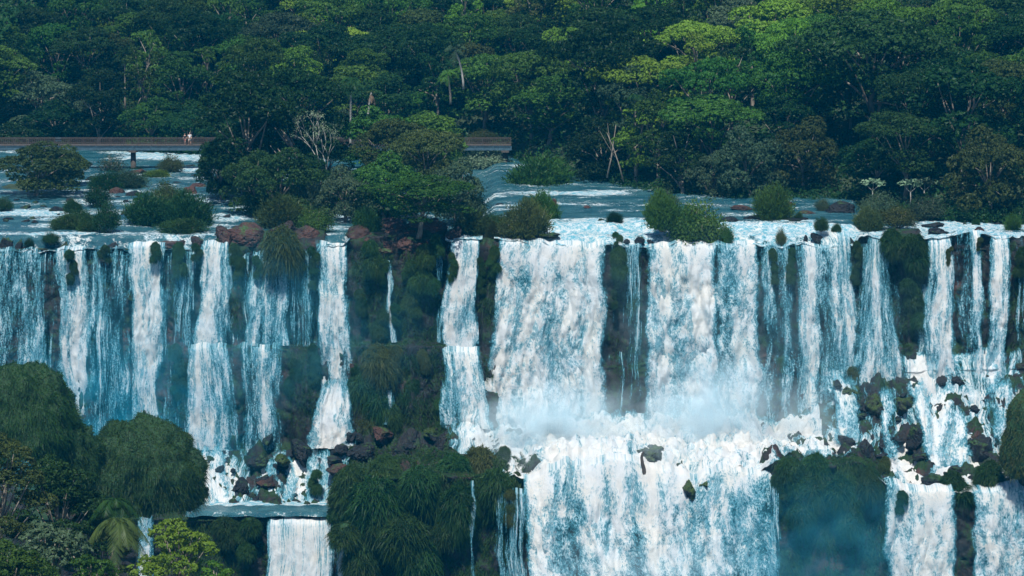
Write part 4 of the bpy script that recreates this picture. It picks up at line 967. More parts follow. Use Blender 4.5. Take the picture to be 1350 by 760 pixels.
# cecropias right
def cecropia(px, pb, pt, Y, label, seed):
    b = onY(px, pb, Y); H = float(onY(px, pt, Y)[2]) - b[2]; root = empty("cecropia_tree", tuple(b)); mb = MB(); rg = np.random.RandomState(seed); Ps = []
    tips = [(-.9, H * .92), (.15, H), (1.0, H * .9)]
    mb.tube([(0, 0, 0), (0.05, 0, H * .35), (0, 0, H * .6)], [.09, .075, .06], 6)
    for tx, tz in tips:
        mb.tube([(0, 0, H * .58), (tx * .5, .05, H * .72), (tx, .1, tz)], [.05, .035, .02], 5)
        a = rg.uniform(0, 6.28, 46); Ps.append(np.stack([tx + np.cos(a) * rg.uniform(.1, .75, 46), .1 + np.sin(a) * .5, tz + rg.uniform(-.15, .45, 46)], 1))
    mb.build("trunk", BARK_PALE, root, True); P = np.concatenate(Ps)
    V, F_ = leaf_quads(rg, P, np.tile([0, -.3, .8], (len(P), 1)).astype(float), .24); link("crown", new_mesh("crown", V, F_, [LEAF['pale']], False), root)
    tag(root, label, "tree", "thin pale cecropias by the right lip")
cecropia(1150, 268, 240, 424, "small pale-leaved cecropia left of the two others above the lip", 1)
cecropia(1200, 272, 241, 423, "middle slender cecropia above the bushy right lip", 2)
cecropia(1218, 270, 239, 424, "right-hand slender cecropia above the bushy right lip", 3)

# ------------------------------------------------------------------ shrubs on the river
tree('low1', tuple(onZ(45, 256, .3)), 13.5, 7.6, 'olive', "wide dark olive tree in front of the footbridge's left end", .5, name="river_tree")
tree('low0', tuple(onZ(78, 244, .3)), 8.5, 5.6, 'olive', "smaller olive tree reaching right from the wide one before the bridge", 2.5, name="river_tree")
S = shrub
S('sparse', 146, 229, 40, 26, 'grey', "twiggy grey shrub left of the bridge pier")
S('round', 224, 230, 32, 24, 'olive', "round shrub under the bridge right of its pier")
S('round', 178, 226, 22, 6, 'dark', "flat weeds at the foot of the bridge pier", group="low weeds on rocks")
S('willow', 205, 236, 34, 9, 'bright', "low bright green plants on the rock by the pier")
S('round', 128, 274, 34, 30, 'dark', "compact dark shrub left of the midstream brush")
S('willow', 140, 252, 44, 20, 'dark', "dark brush strip in midstream, its left end")
S('willow', 165, 250, 50, 20, 'grey', "dark brush strip in midstream, its right end")
S('willow', 95, 281, 23, 14, 'dark', "small tufted shrub beside a black rock above the left lip")
S('round', 4, 279, 24, 18, 'dark', "small dark shrub at the left edge of the picture")
S('willow', 86, 303, 38, 15, 'green', "bright grassy cushion above the left lip", group="grassy cushions above the left lip")
S('willow', 115, 306, 26, 13, 'green', "smaller bright cushion right of the grassy one", group="grassy cushions above the left lip")
S('round', 103, 297, 42, 20, 'dark', "dark shrub behind the two bright cushions")
S('round', 140, 308, 34, 40, 'dark', "upright dark shrub right of the bright cushions")
S('round', 218, 276, 42, 34, 'olive', "taller shrub behind the wide grassy shrubs")
S('willow', 196, 298, 62, 32, 'dark', "left one of the wide grassy shrubs above the left falls")
S('willow', 246, 300, 58, 36, 'dark', "right one of the wide grassy shrubs above the left falls")
S('willow', 240, 308, 60, 14, 'green', "strip of bright grass below the wide grassy shrubs")
S('round', 38, 326, 14, 14, 'dark', "tiny shrub perched on the left lip", z=-.4)
S('round', 66, 322, 26, 18, 'dark', "small shrub hanging over the left lip", z=-.2)
S('round', 340, 288, 34, 26, 'dark', "dark shrub at the island's left foot", group="bushes at the foot of the island")
S('willow', 370, 302, 64, 34, 'olive', "pale grassy bush above the reddish block", group="bushes at the foot of the island")
S('willow', 408, 290, 60, 36, 'grey', "grey-green bush behind the pale grassy bush", group="bushes at the foot of the island")
S('round', 416, 308, 46, 32, 'mid', "leafy green bush left of the small chute", group="bushes at the foot of the island")
S('willow', 465, 278, 62, 26, 'mid', "reedy bush above the small chute", group="bushes at the foot of the island")
S('round', 506, 290, 24, 14, 'olive', "little round bush right of the chute's inflow", group="bushes at the foot of the island")
S('round', 620, 292, 42, 44, 'dark', "dark bush closing the island's right side", group="bushes at the foot of the island")
S('willow', 483, 307, 34, 26, 'green', "green grass tuft on the rock beside the chute", z=.4, group="bushes at the foot of the island")
S('willow', 622, 311, 46, 28, 'olive', "olive grassy shrub at the island's right foot", group="bushes at the foot of the island")
S('round', 655, 306, 46, 28, 'dark', "dark shrub between the island and the big lip bush")
S('willow', 694, 314, 66, 44, 'olive', "large willowy bush on the lip beside the widest fall", i=0)
S('willow', 712, 300, 54, 40, 'mid', "rear part bush joined to the large willowy one")
S('round', 675, 313, 50, 26, 'olive', "low bush at the left foot of the large willowy one")
S('willow', 650, 321, 20, 26, 'olive', "spiky tuft on the rock left of the widest fall", z=-.3)
S('willow', 712, 254, 86, 42, 'mid', "broad green mound shrub near the far bank", i=1)
S('round', 640, 226, 64, 34, 'pale', "pale-leaved bush below the right end of the footbridge")
S('round', 635, 190, 40, 18, 'olive', "yellowish bush growing behind the bridge's right railing", Y=486, group="bushes by the bridge")
S('willow', 810, 295, 24, 14, 'dark', "small round shrub in the middle of the rapids", z=.9)
S('round', 876, 277, 40, 30, 'grey', "grey shrub behind the willow-like green bush", z=.9)
S('willow', 874, 303, 50, 44, 'mid', "willow-like green bush at the left of the big lip bush", z=.9)
S('round', 920, 332, 82, 72, 'mid', "big dark-green leafy bush hanging over the massive fall", z=-.4)
S('round', 905, 318, 50, 54, 'mid', "left half bush grown into the big leafy one", z=.4)
S('round', 900, 333, 30, 24, 'dark', "dark lower skirt bush under the big leafy one", z=-.6)
S('round', 958, 323, 22, 30, 'mid', "slim upright bush right of the big leafy one", z=.2)
S('willow', 1021, 291, 54, 42, 'mid', "light willow bush in the calm water at the right", z=.9)
S('willow', 1053, 290, 12, 9, 'green', "tiny green tuft beside the light willow bush", z=.9)
S('willow', 1083, 304, 21, 16, 'green', "bright tuft on a black rock at the right rapids", z=.9)
S('round', 1030, 324, 16, 26, 'olive', "narrow bush standing in the white step of water", z=.2)
S('round', 1010, 324, 10, 8, 'dark', "tiny dark bush left of the narrow one", z=.1)
S('round', 1085, 279, 22, 20, 'grey', "grey round shrub leaning on the dark wedge rock", z=.9)
S('willow', 1103, 308, 14, 12, 'green', "tiny tuft left of the dark rock beside the cone fall", z=.3)
RG = "bushes on the right part of the lip"
S('round', 1160, 288, 56, 36, 'grey', "tall grey-green bush left of the cecropias", group=RG)
S('willow', 1146, 304, 40, 26, 'olive', "olive bush above the cone fall", group=RG, z=.2)
S('round', 1185, 300, 54, 30, 'olive', "rust-tinged bush in the middle of the right lip", group=RG, z=.5)
S('round', 1222, 292, 56, 34, 'grey', "grey bush under the two taller cecropias", group=RG)
S('round', 1248, 284, 30, 16, 'dark', "small dark bush right of the grey lip bush", group=RG)
S('round', 1298, 290, 70, 26, 'dark', "long dark bush row behind the right rapids, its left part", group=RG)
S('round', 1345, 292, 60, 24, 'dark', "long dark bush row behind the right rapids, its right part", group=RG)
S('willow', 1336, 304, 24, 20, 'mid', "small green bush at the right edge of the river", group=RG)
S('willow', 1287, 297, 12, 8, 'green', "tiny tuft behind the reddish rock at the right", group=RG)

# ------------------------------------------------------------------ rocks
B = boulder
for a in [
 (115, 222, 24, 11, "black rock left of the twiggy grey shrub"), (73, 278, 24, 8, "flat black rock left of the small tufted shrub"), (47, 268, 12, 5, "small rock in the calm left water"),
 (33, 293, 14, 5, "small rock in the left rapids"), (12, 290, 16, 4, "thin flat rock at the left edge"), (176, 231, 34, 11, "brown rock at the foot of the bridge pier"),
 (176, 259, 34, 11, "long dark rock right of the midstream brush"), (152, 256, 30, 14, "brown rock inside the midstream brush"), (235, 243, 17, 5, "flat rock downstream of the round shrub"), (256, 234, 12, 6, "square little rock near the hidden pier"),
 (263, 247, 28, 8, "long reddish rock near the island's left tip"), (252, 256, 24, 16, "peaked brown rock in the left channel"), (278, 272, 13, 6, "small dark rock left of the island"),
 (170, 283, 32, 9, "reddish rock behind the wide grassy shrubs"), (283, 222, 40, 9, "reddish slab under the right bridge pier"), (125, 240, 24, 10, "dark rock hidden by the midstream brush"),
 (98, 245, 22, 14, "dark rock at the right foot of the olive tree"), (245, 222, 26, 8, "rock shelf under the bridge between the piers"), (265, 218, 20, 7, "second rock under the bridge beside the right pier"), (215, 246, 20, 6, "low rock in the shallow below the pier")]:
    B(*a, mt=ROCK_RED if ("reddish" in a[4] or "brown" in a[4]) else ROCK_DARK)
LR = "rocks along the lip of the falls"
for a in [(9, 329, 20, 22, "black block on the left lip, nearest the edge", -1.2), (24, 329, 13, 20, "narrow black block second on the left lip", -1.2), (37, 331, 14, 24, "black block under the tiny perched shrub", -1.4),
          (82, 334, 18, 22, "mossy black block below the hanging lip shrub", -1.5), (146, 330, 18, 20, "dark block right of the upright dark shrub", -1.3),
          (226, 330, 36, 26, "brown mossy rock on the lip above the thread curtain", -1.2), (262, 324, 26, 20, "brown rock left of the short lip chute", -.8)]:
    B(*a[:5], mt=ROCK_RED if 'brown' in a[4] else ROCK_MOSS if 'mossy' in a[4] else ROCK_DARK, z=a[5], group=LR)
for a in [(325, 318, 84, 40, "large reddish basalt block behind the grassy lip", 401.0, 0), (298, 320, 34, 36, "left shoulder of the large reddish block", 400.8, 1), (366, 318, 56, 38, "reddish rock under the pale grassy bush", 401.2, 2), (402, 320, 54, 36, "dark red rock left of the small chute", 401.2, 3),
          (478, 324, 52, 44, "rounded reddish rock right of the small chute", 401.0, 6), (515, 308, 100, 30, "long reddish ledge rock topping the central cliff", 402.5, 4), (566, 308, 66, 28, "right end rock of the long reddish ledge", 402.2, 5), (548, 328, 72, 40, "reddish block just below the long ledge", 400.4, 0), (500, 332, 66, 36, "brown sloping rock left in the central cliff top", 400.4, 3), (594, 322, 36, 34, "rusty rock beside the narrow central waterfall", 400.6, 2)]:
    B(*a[:5], mt=ROCK_RED, Y=a[5], v=a[6], group=LR, deep=2.2)
for a in [(645, 326, 20, 20, "black rock left of the widest waterfall", -.5), (686, 318, 20, 10, "black rock in the inflow of the widest waterfall", 0.1), (722, 312, 30, 8, "flat black rock under the large willowy bush", .5),
          (731, 273, 9, 16, "upright brown rock stump in the calm river", .9), (775, 275, 12, 6, "little brown rock in the calm river", .9), (793, 292, 9, 5, "small black rock left of the rapids shrub", .9), (660, 271, 14, 4, "flat rock in the channel beside the island", .9),
          (845, 321, 16, 12, "black block in the step above the dark pillar", .1), (858, 322, 12, 10, "second black block in the step above the dark pillar", .1), (826, 320, 12, 8, "narrow black block beside the pillar grass", .1),
          (980, 277, 36, 9, "long reddish rock in the right calm water", .9), (965, 292, 28, 9, "low dark rock right of the big leafy bush", .9), (1002, 290, 40, 6, "flat rock left of the light willow bush", .9),
          (1108, 281, 54, 25, "dark wedge-shaped rock near the right bank", .9), (1065, 282, 26, 6, "flat reddish rock left of the wedge rock", .9), (1040, 271, 24, 8, "brown rock at the right bank's edge", .9), (1048, 291, 40, 5, "thin dark shelf under the light willow bush", .9),
          (1078, 318, 22, 18, "black rock under the bright tuft at the right rapids", .3), (1120, 332, 22, 32, "dark block left of the cone fall", -1.0), (1062, 318, 8, 14, "small black rock in the white upper step", .3),
          (1292, 310, 26, 17, "reddish rock in the right rapids", .1), (1237, 308, 32, 11, "black rock above the strong right waterfall", .1), (1230, 299, 28, 10, "dark rock behind the black lip rock at the right", .1), (1268, 312, 14, 9, "small dark rock left of the reddish rapids rock", .1), (1325, 322, 40, 14, "mossy black rock near the right end of the lip", -.3), (1195, 330, 46, 34, "dark rock core over which the lip bushes hang", -.8)]:
    B(*a[:5], mt=ROCK_RED if ('reddish' in a[4] or 'brown' in a[4]) else ROCK_MOSS if 'mossy' in a[4] else ROCK_DARK, z=a[5], group=LR if a[5] < .5 else "rocks breaking the river surface")
CG = "boulders in the cascades below the upper falls"
for a in [(147, 590, 34, 27, "brown boulder behind the grassy domes", 386, ROCK_RED, 6), (398, 602, 36, 36, "large angular boulder under the bright left waterfall", 391.5, ROCK_DARK, 1), (372, 610, 22, 16, "mossy boulder at the left foot of the angular one", 389.5, ROCK_MOSS, 6), (340, 614, 39, 22, "black rock slab in the left cascade", 391, ROCK_DARK, 3), (352, 584, 18, 16, "small black rock at the top of the left cascade", 393.5, ROCK_DARK, 2),
          (318, 647, 32, 25, "dark rock shelf in the middle of the left cascade", 388, ROCK_DARK, 0), (355, 638, 30, 14, "cracked rock right of the dark shelf", 388.5, ROCK_RED, 4), (318, 684, 22, 22, "rock step above the calm pool", 385.6, ROCK_DARK, 5), (388, 684, 16, 23, "black pillar rock splitting the cascade above the pool", 385.6, ROCK_DARK, 2), (430, 678, 14, 11, "small rock at the right of the cascade foot", 385.8, ROCK_DARK, 1), (275, 686, 16, 14, "rock at the left of the cascade foot", 385.8, ROCK_DARK, 4),
          (448, 597, 28, 19, "dark boulder at the right side of the splash mound", 392, ROCK_DARK, 3), (480, 602, 47, 28, "broad black boulder above the grassy block", 391.5, ROCK_DARK, 0), (505, 577, 34, 23, "brown-grey boulder against the central cliff", 393.5, ROCK_RED, 1), (545, 588, 31, 27, "squarish boulder right of the brown-grey one", 392.5, ROCK_DARK, 4), (528, 602, 28, 14, "flat rubble rock below the squarish boulder", 391, ROCK_DARK, 5), (582, 587, 25, 27, "dark boulder beside the central cascade", 392.6, ROCK_DARK, 2), (566, 577, 20, 22, "mossy rock between the central boulders", 394, ROCK_MOSS, 7), (600, 604, 31, 20, "black boulder at the top right of the grassy block", 391, ROCK_DARK, 3), (450, 624, 39, 17, "brown flat rock at the grassy block's left shoulder", 388, ROCK_RED, 6), (440, 610, 22, 11, "low dark rock left of the grassy block", 389.5, ROCK_DARK, 1), (560, 507, 31, 36, "dark outcrop left of the central cascade", 396.6, ROCK_DARK, 2),
          (640, 624, 47, 23, "wet black rock at the block's right shoulder", 385, ROCK_DARK, 0), (668, 636, 28, 17, "low wet rock at the right tip of the block", 383, ROCK_DARK, 5), (655, 604, 23, 27, "black rock within the stepped central cascade", 389, ROCK_DARK, 4),
          (858, 612, 40, 42, "smooth grey-green boulder in the churning terrace", 380.5, ROCK_PALE, 7), (1003, 604, 22, 19, "dark boulder in the terrace foam at the right", 386, ROCK_DARK, 3), (1020, 612, 29, 14, "low dark boulder left of the mossy block", 383, ROCK_DARK, 1), (908, 652, 22, 29, "mossy rock at the brink of the largest lower fall", 377.4, ROCK_MOSS, 6), (928, 640, 15, 15, "small mossy knob right of the brink rock", 377.6, ROCK_MOSS, 8),
          (1140, 612, 37, 53, "tall dark boulder in the middle of the right cascade", 385.5, ROCK_DARK, 3), (1126, 520, 37, 27, "mossy ledge rock at the top of the right cascade", 395, ROCK_MOSS, 0), (1156, 545, 34, 39, "mossy boulder under the cone fall", 392.5, ROCK_MOSS, 6), (1192, 545, 32, 44, "round mossy boulder right of the cone fall", 392.5, ROCK_MOSS, 7), (1210, 590, 24, 41, "wet dark rock below the round mossy boulder", 388.5, ROCK_DARK, 5), (1172, 590, 26, 42, "veiled dark rock between cascade streams", 388.5, ROCK_DARK, 4), (1294, 608, 39, 60, "tall dark boulder under the right-hand falls", 387, ROCK_DARK, 7), (1325, 540, 60, 53, "veiled dark boulder near the right edge", 394, ROCK_DARK, 8), (1118, 590, 31, 26, "foam-washed rock left of the tall cascade boulder", 388, ROCK_DARK, 1), (1240, 560, 17, 17, "small dark rock in the white right cascade", 391, ROCK_DARK, 2),
          (1230, 640, 31, 20, "rounded black boulder above the right lower fall", 380.2, ROCK_DARK, 7), (1175, 640, 26, 22, "black boulder right of the mossy block", 381, ROCK_DARK, 3), (1196, 652, 31, 19, "low black rock at the brink of the right lower fall", 379.5, ROCK_DARK, 0), (1262, 622, 19, 8, "small flat rock in the foam at the right", 382.5, ROCK_DARK, 5), (1320, 655, 51, 19, "dark rock beneath the dark headland at the right", 378.6, ROCK_DARK, 4)]:
    B(*a[:5], mt=a[6], Y=a[5], v=a[7], group=CG, deep=1.6 + a[2] * .02)
# many small look-alike rocks
def rock_field(boxes, n, seed, label, group, mt, sz):
    rg = random.Random(seed)
    for k in range(n):
        a, b_, c, d, Ya, Yb_ = rg.choice(boxes); px = rg.uniform(a, b_); t = rg.random(); py = c + (d - c) * t; w = rg.uniform(*sz)
        B(px, py, w, w * rg.uniform(.35, .6) if Ya is None else w * rg.uniform(.6, .95), label, mt, 0, None if Ya is None else Ya + (Yb_ - Ya) * t, rg.randrange(9), group)
rock_field([(80, 280, 214, 268, None, None), (100, 250, 268, 300, None, None), (0, 120, 262, 300, None, None), (240, 300, 215, 290, None, None)], 34, 5, "small dark rock poking out of the shallow left river", "small rocks in the left river", ROCK_DARK, (7, 17))
rock_field([(960, 1140, 274, 296, None, None), (1225, 1350, 290, 306, None, None)], 16, 6, "small dark rock poking out of the right river", "small rocks in the right river", ROCK_DARK, (7, 16))
rock_field([(262, 448, 600, 640, 393, 388.5), (255, 448, 640, 680, 388.5, 385.4)], 26, 7, "small wet black rock among the white water of the left cascade", "small rocks in the left cascade", ROCK_DARK, (9, 20))
rock_field([(1100, 1345, 500, 560, 395, 391), (1130, 1345, 560, 640, 391, 381)], 20, 8, "small wet black rock among the white water of the right cascade", "small rocks in the right cascade", ROCK_DARK, (9, 22))
rock_field([(452, 610, 575, 600, 393.8, 391.4)], 12, 9, "small rubble rock at the foot of the grassy central cliff", "rubble under the central cliff", ROCK_DARK, (10, 20))
# driftwood standing on the brink
b = onY(849, 632, 377.6); mb = MB()
pts = [(0, 0, -.3), (.08, 0, .5), (-.02, 0, 1.2), (-.2, 0, 1.9), (-.28, 0, 2.5), (-.2, 0, 3.0), (-.02, 0, 3.25)]
mb.tube(pts, [.34, .30, .22, .19, .17, .13, .05], 10); mb.tube([(0, 0, -.1), (.9, .1, .15), (2.0, .2, .12), (3.2, .3, -.1)], [.2, .13, .10, .05], 8); mb.tube([(-.25, 0, 2.3), (-.42, .02, 2.75)], [.08, .02], 6)
dw = mb.build("driftwood_trunk", BARK_WET, None, True); dw.location = b; tag(dw, "dark bent driftwood trunk standing upright on the brink of the lower fall", "driftwood")

# ------------------------------------------------------------------ grass on the cliffs
K = clump
UG = "grass clumps on the upper cliff"
for a in [
 (95, 352, 22, 60, 'dark', "dark hanging moss between the first two left falls"), (236, 340, 26, 42, 'green', "grassy knob on the lip above the fine thread curtain"), (138, 334, 20, 30, 'dark', "dark moss on the lip above the thin broken veil"),
 (206, 333, 22, 30, 'dark', "dark grass on the lip above the tall solid fall's right side"), (313, 345, 20, 60, 'green', "long grass tongue between the fan-shaped fall and the veil"), (340, 350, 16, 36, 'green', "short grass tongue at the left edge of the wide veil"), (260, 333, 18, 26, 'dark', "mossy tuft at the lip left of the fan-shaped fall"),
 (375, 327, 62, 24, 'olive', "long pale grass cushion above the wide veil"), (414, 352, 16, 70, 'dark', "dark grass strip left of the bright white fall"), (396, 342, 16, 34, 'dark', "dark tuft on the lip over the trickles"),
 (492, 342, 34, 56, 'green', "leafy grass clump left in the central cliff top"), (505, 358, 22, 36, 'green', "small grass clump below the left central one"), (542, 380, 30, 90, 'green', "long green grass pillar in the centre of the cliff"), (563, 352, 34, 80, 'green', "grass curtain right of the green pillar"), (577, 322, 22, 26, 'green', "grass knob beside the rusty rock"), (597, 352, 14, 50, 'green', "narrow grass strip touching the narrow central fall"), (478, 400, 22, 44, 'dark', "shaded grass ball left on the central cliff"), (500, 425, 30, 40, 'dark', "shaded grass ball under the first on the central cliff"), (520, 415, 20, 34, 'dark', "small shaded grass ball beside the rivulet"),
 (500, 478, 50, 40, 'olive', "upper olive grass clump in the lower centre"), (492, 520, 58, 46, 'green', "large grass clump at the centre's left foot"), (512, 548, 46, 36, 'green', "grass clump nestled right of the large centre one"), (484, 548, 44, 34, 'olive', "olive grass clump at the lowest left of the centre"), (540, 520, 34, 50, 'dark', "dark grass clump right of the large centre one"), (560, 478, 22, 36, 'olive', "small olive clump right at the centre ledge"), (525, 470, 30, 24, 'olive', "flat clump on the centre ledge"), (582, 545, 24, 50, 'green', "grass strip on the rock left of the central cascade"), (470, 500, 26, 50, 'dark', "dark grass edge beside the bright left fall"),
 (650, 345, 22, 46, 'green', "round grass head on the buttress left of the widest fall"), (635, 362, 14, 60, 'dark', "dark grass strip right of the narrow central fall"), (815, 322, 15, 42, 'green', "upright grass finger on top of the dark pillar"), (822, 345, 34, 44, 'green', "grass skirt hanging under the grass finger"), (812, 380, 14, 70, 'dark', "mossy streak down the left of the dark pillar"),
 (1020, 350, 14, 60, 'green', "left mossy tongue within the strand curtain"), (1042, 348, 16, 56, 'green', "right mossy tongue within the strand curtain"), (1130, 345, 16, 76, 'dark', "mossy strip left of the cone fall"), (1200, 345, 48, 90, 'dark', "large dark bush hanging between cone fall and right falls"), (1178, 322, 40, 40, 'dark', "bushy tuft above the large hanging bush"), (1206, 400, 34, 70, 'dark', "lower dark tail of the large hanging bush"), (1128, 508, 20, 60, 'olive', "mossy tongue at the foot of the strand curtain"),
 (1290, 322, 12, 22, 'olive', "tiny moss patch on the right lip"), (1345, 345, 30, 50, 'dark', "dark moss at the right end of the cliff"), (1252, 340, 9, 40, 'olive', "narrow moss streak in the striped right fall"), (386, 495, 26, 60, 'dark', "dark mossy wedge between the two lower ledge falls"), (235, 490, 26, 90, 'dark', "dark mossy wedge left of the lower ledge falls"), (413, 480, 20, 70, 'dark', "moss beside the bright left waterfall's lower part")]:
    K(*a, Y=398.2 if a[1] < 460 else 396.4, group=UG)
LGp = "grass clumps on the lower rocks"
for a in [(414, 634, 24, 34, 'green', "grassy knob standing in the left cascade", 387), (475, 640, 70, 50, 'green', "left shoulder clump of the grassy lower block", 381), (520, 622, 60, 44, 'green', "front top clump of the grassy lower block", 383), (560, 640, 80, 60, 'green', "middle clump on the crest of the grassy block", 379), (500, 680, 90, 80, 'dark', "hanging clump on the left face of the block", 378), (600, 625, 60, 44, 'green', "clump right of the crest of the grassy block", 382), (632, 618, 56, 40, 'olive', "highest right clump of the grassy block", 383.5), (645, 650, 60, 60, 'green', "hanging clump at the block's right end", 378.5), (590, 680, 70, 80, 'dark', "dark hanging clump in the middle of the block's face", 377.2), (665, 600, 26, 22, 'green', "small tuft on the wet rock by the terrace", 384), (684, 630, 16, 24, 'olive', "tuft on the rock at the right tip of the block", 380), (450, 660, 40, 60, 'dark', "dark clump at the block's far left edge", 380), (672, 668, 20, 60, 'olive', "mossy strip among the thin streams", 376.8), (540, 720, 80, 90, 'dark', "shaded clump low on the block's face", 376.6), (470, 725, 70, 90, 'dark', "shaded clump at the lower left of the block's face", 376.8),
          (325, 710, 46, 60, 'dark', "dark grass hanging below the left end of the pool", 379), (300, 700, 40, 40, 'dark', "grass at the pool's hidden left corner", 380),
          (1048, 628, 50, 50, 'green', "left crest clump of the mossy lower block", 377), (1080, 620, 56, 40, 'green', "middle crest clump of the mossy lower block", 378), (1115, 628, 50, 44, 'green', "right crest clump of the mossy lower block", 377.2), (1142, 645, 44, 60, 'dark', "outer right clump of the mossy lower block", 376.5), (1065, 660, 56, 70, 'dark', "hanging left clump on the mossy block's face", 375.8), (1110, 665, 60, 80, 'dark', "hanging right clump on the mossy block's face", 375.8), (1028, 650, 24, 60, 'dark', "mossy left corner of the lower block", 376), (1165, 612, 20, 18, 'olive', "small tuft between black boulders at the right", 381),
          (1262, 645, 54, 26, 'dark', "dark grassy top of the rock above the right lower falls", 380), (1295, 632, 60, 34, 'dark', "dark grassy hummock before the right headland", 380.5), (1186, 660, 20, 36, 'dark', "moss on the pillar beside the right lower fall", 376.4)]:
    K(*a[:6], Y=a[6], group=LGp)

def cliff_cover(name, boxes, n, tone, label, length=.6, seed=1, rowlo=4.9, rowhi=11.0):
    rg = np.random.RandomState(seed); Pg = BED; sel = (bpar >= rowlo) & (bpar <= rowhi); G = Pg[:, sel]
    ppx_, ppy_ = topx(G[..., 0], G[..., 1], G[..., 2]); w = np.zeros(ppx_.shape)
    for (a, b_, c, d, s) in boxes: w = np.maximum(w, s * sstep(a - 6, a + 6, ppx_) * (1 - sstep(b_ - 6, b_ + 6, ppx_)) * sstep(c - 6, c + 6, ppy_) * (1 - sstep(d - 10, d + 10, ppy_)))
    w = w * sstep(-.35, .25, fbm(G[..., 0] * .35, G[..., 1] * .3, G[..., 2] * .3, 3))
    w = w[:-1, :-1]; a = G[1:, :-1] - G[:-1, :-1]; b_ = G[:-1, 1:] - G[:-1, :-1]; N = np.cross(b_, a); ar = np.linalg.norm(N, axis=2); N /= ar[..., None] + 1e-9
    N *= np.sign(N[..., 2:3] - N[..., 1:2] + 1e-6)
    p = (w * ar).ravel(); idx = rg.choice(len(p), n, p=p / p.sum()); ii, jj = np.unravel_index(idx, w.shape)
    P = G[ii, jj] + a[ii, jj] * rg.uniform(0, 1, (n, 1)) + b_[ii, jj] * rg.uniform(0, 1, (n, 1))
    V, F_ = blades(rg, P, N[ii, jj] * .8, length, .07, .9, .35, 2, .25)
    tag(link(name, new_mesh(name, V, F_, [GRASS[tone]], False)), label, None, None, "stuff")
cliff_cover("hanging_grass", [(466, 588, 330, 585, .9), (636, 662, 326, 500, .8), (804, 846, 330, 560, .3), (226, 246, 330, 600, .5), (384, 420, 340, 560, .5), (1124, 1140, 320, 480, .7), (1166, 1216, 320, 480, .8), (305, 322, 330, 440, .6), (1334, 1360, 320, 480, .4)], 26000, 'dark', "dark moss and grass hanging on the upper cliff between the falls", .55, 2, 4.9, 8.2)
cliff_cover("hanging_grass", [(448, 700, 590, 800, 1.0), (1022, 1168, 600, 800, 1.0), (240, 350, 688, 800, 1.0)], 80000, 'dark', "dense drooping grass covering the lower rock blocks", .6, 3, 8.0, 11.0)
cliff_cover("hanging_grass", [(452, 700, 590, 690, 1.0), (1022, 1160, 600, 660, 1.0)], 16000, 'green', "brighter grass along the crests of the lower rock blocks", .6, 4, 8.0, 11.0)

# ------------------------------------------------------------------ grassy domes in front of the left falls and the dark headland at the right
def dome(name, px, py, Y, rx_, ry_, rz_, label, seed, nb=15000, tone='dark', tail=5.0, L=.75):
    c = onY(px, py, Y); rg = np.random.RandomState(seed)
    V, F_ = ico(seed, 5, 0, 0)
    def shape(d):
        r = .98 + .16 * perlin(d[:, 0] * 1.5 + seed, d[:, 1] * 1.5, d[:, 2] * 1.5) + .20 * perlin(d[:, 0] * 3.4 + seed, d[:, 1] * 3.4, d[:, 2] * 2.6) + .07 * perlin(d[:, 0] * 9, d[:, 1] * 9, d[:, 2] * 4) - .22 * np.clip(.25 - np.abs(perlin(d[:, 0] * 3.1 + 2 * seed, d[:, 1] * 3.1, d[:, 2] * 2.2)), 0, 1)
        r = r * np.where(d[:, 2] < -.25, 1 - .5 * sstep(.25, 1.0, -d[:, 2]), 1.0)
        P = d * r[:, None] * np.array([rx_, ry_, rz_]); low = P[:, 2] < -rz_ * .55
        P[:, 2] = np.where(low, P[:, 2] * 1.0 - (-P[:, 2] - rz_ * .55) * tail, P[:, 2]); return P
    root = empty(name, tuple(c)); V = V / np.linalg.norm(V, axis=1)[:, None]
    link("rock", new_mesh("rock", shape(V), F_, [TURF], True), root)
    d = mound_points(rg, nb, -.55); d = d[rg.uniform(size=len(d)) < np.clip(1.1 + d[:, 2] * 1.3, .12, 1)]
    d = d[(d[:, 1] < .55)]
    Vb, Fb = blades(rg, shape(d), d * .55, L, .07, .95, .30, 2, .35)
    link("grass", new_mesh("grass", Vb, Fb, [GRASS[tone]], False), root)
    tag(root, label, "grassy rock", "grass-covered rock domes"); return root
dome("grassy_dome", 192, 636, 352, 6.5, 5.5, 6.6, "rounded grassy rock dome left of the calm pool", 51, 17000)
dome("grassy_dome", 128, 650, 350.5, 4.6, 4, 3.6, "lower grassy shoulder joined to the rounded dome", 52, 9000)
dome("grassy_dome", 30, 562, 346, 5.9, 5.5, 6.6, "tall dark grassy dome at the left edge of the picture", 53, 17000)
dome("grassy_dome", 88, 610, 348, 3.4, 3.6, 5.0, "narrow dark grassy ridge between the two large domes", 54, 8000)
dome("dark_headland", 1364, 592, 375.6, 3.7, 1.9, 7.0, "dark overhanging headland at the right edge", 55, 9000, 'olive', tail=0., L=.5)

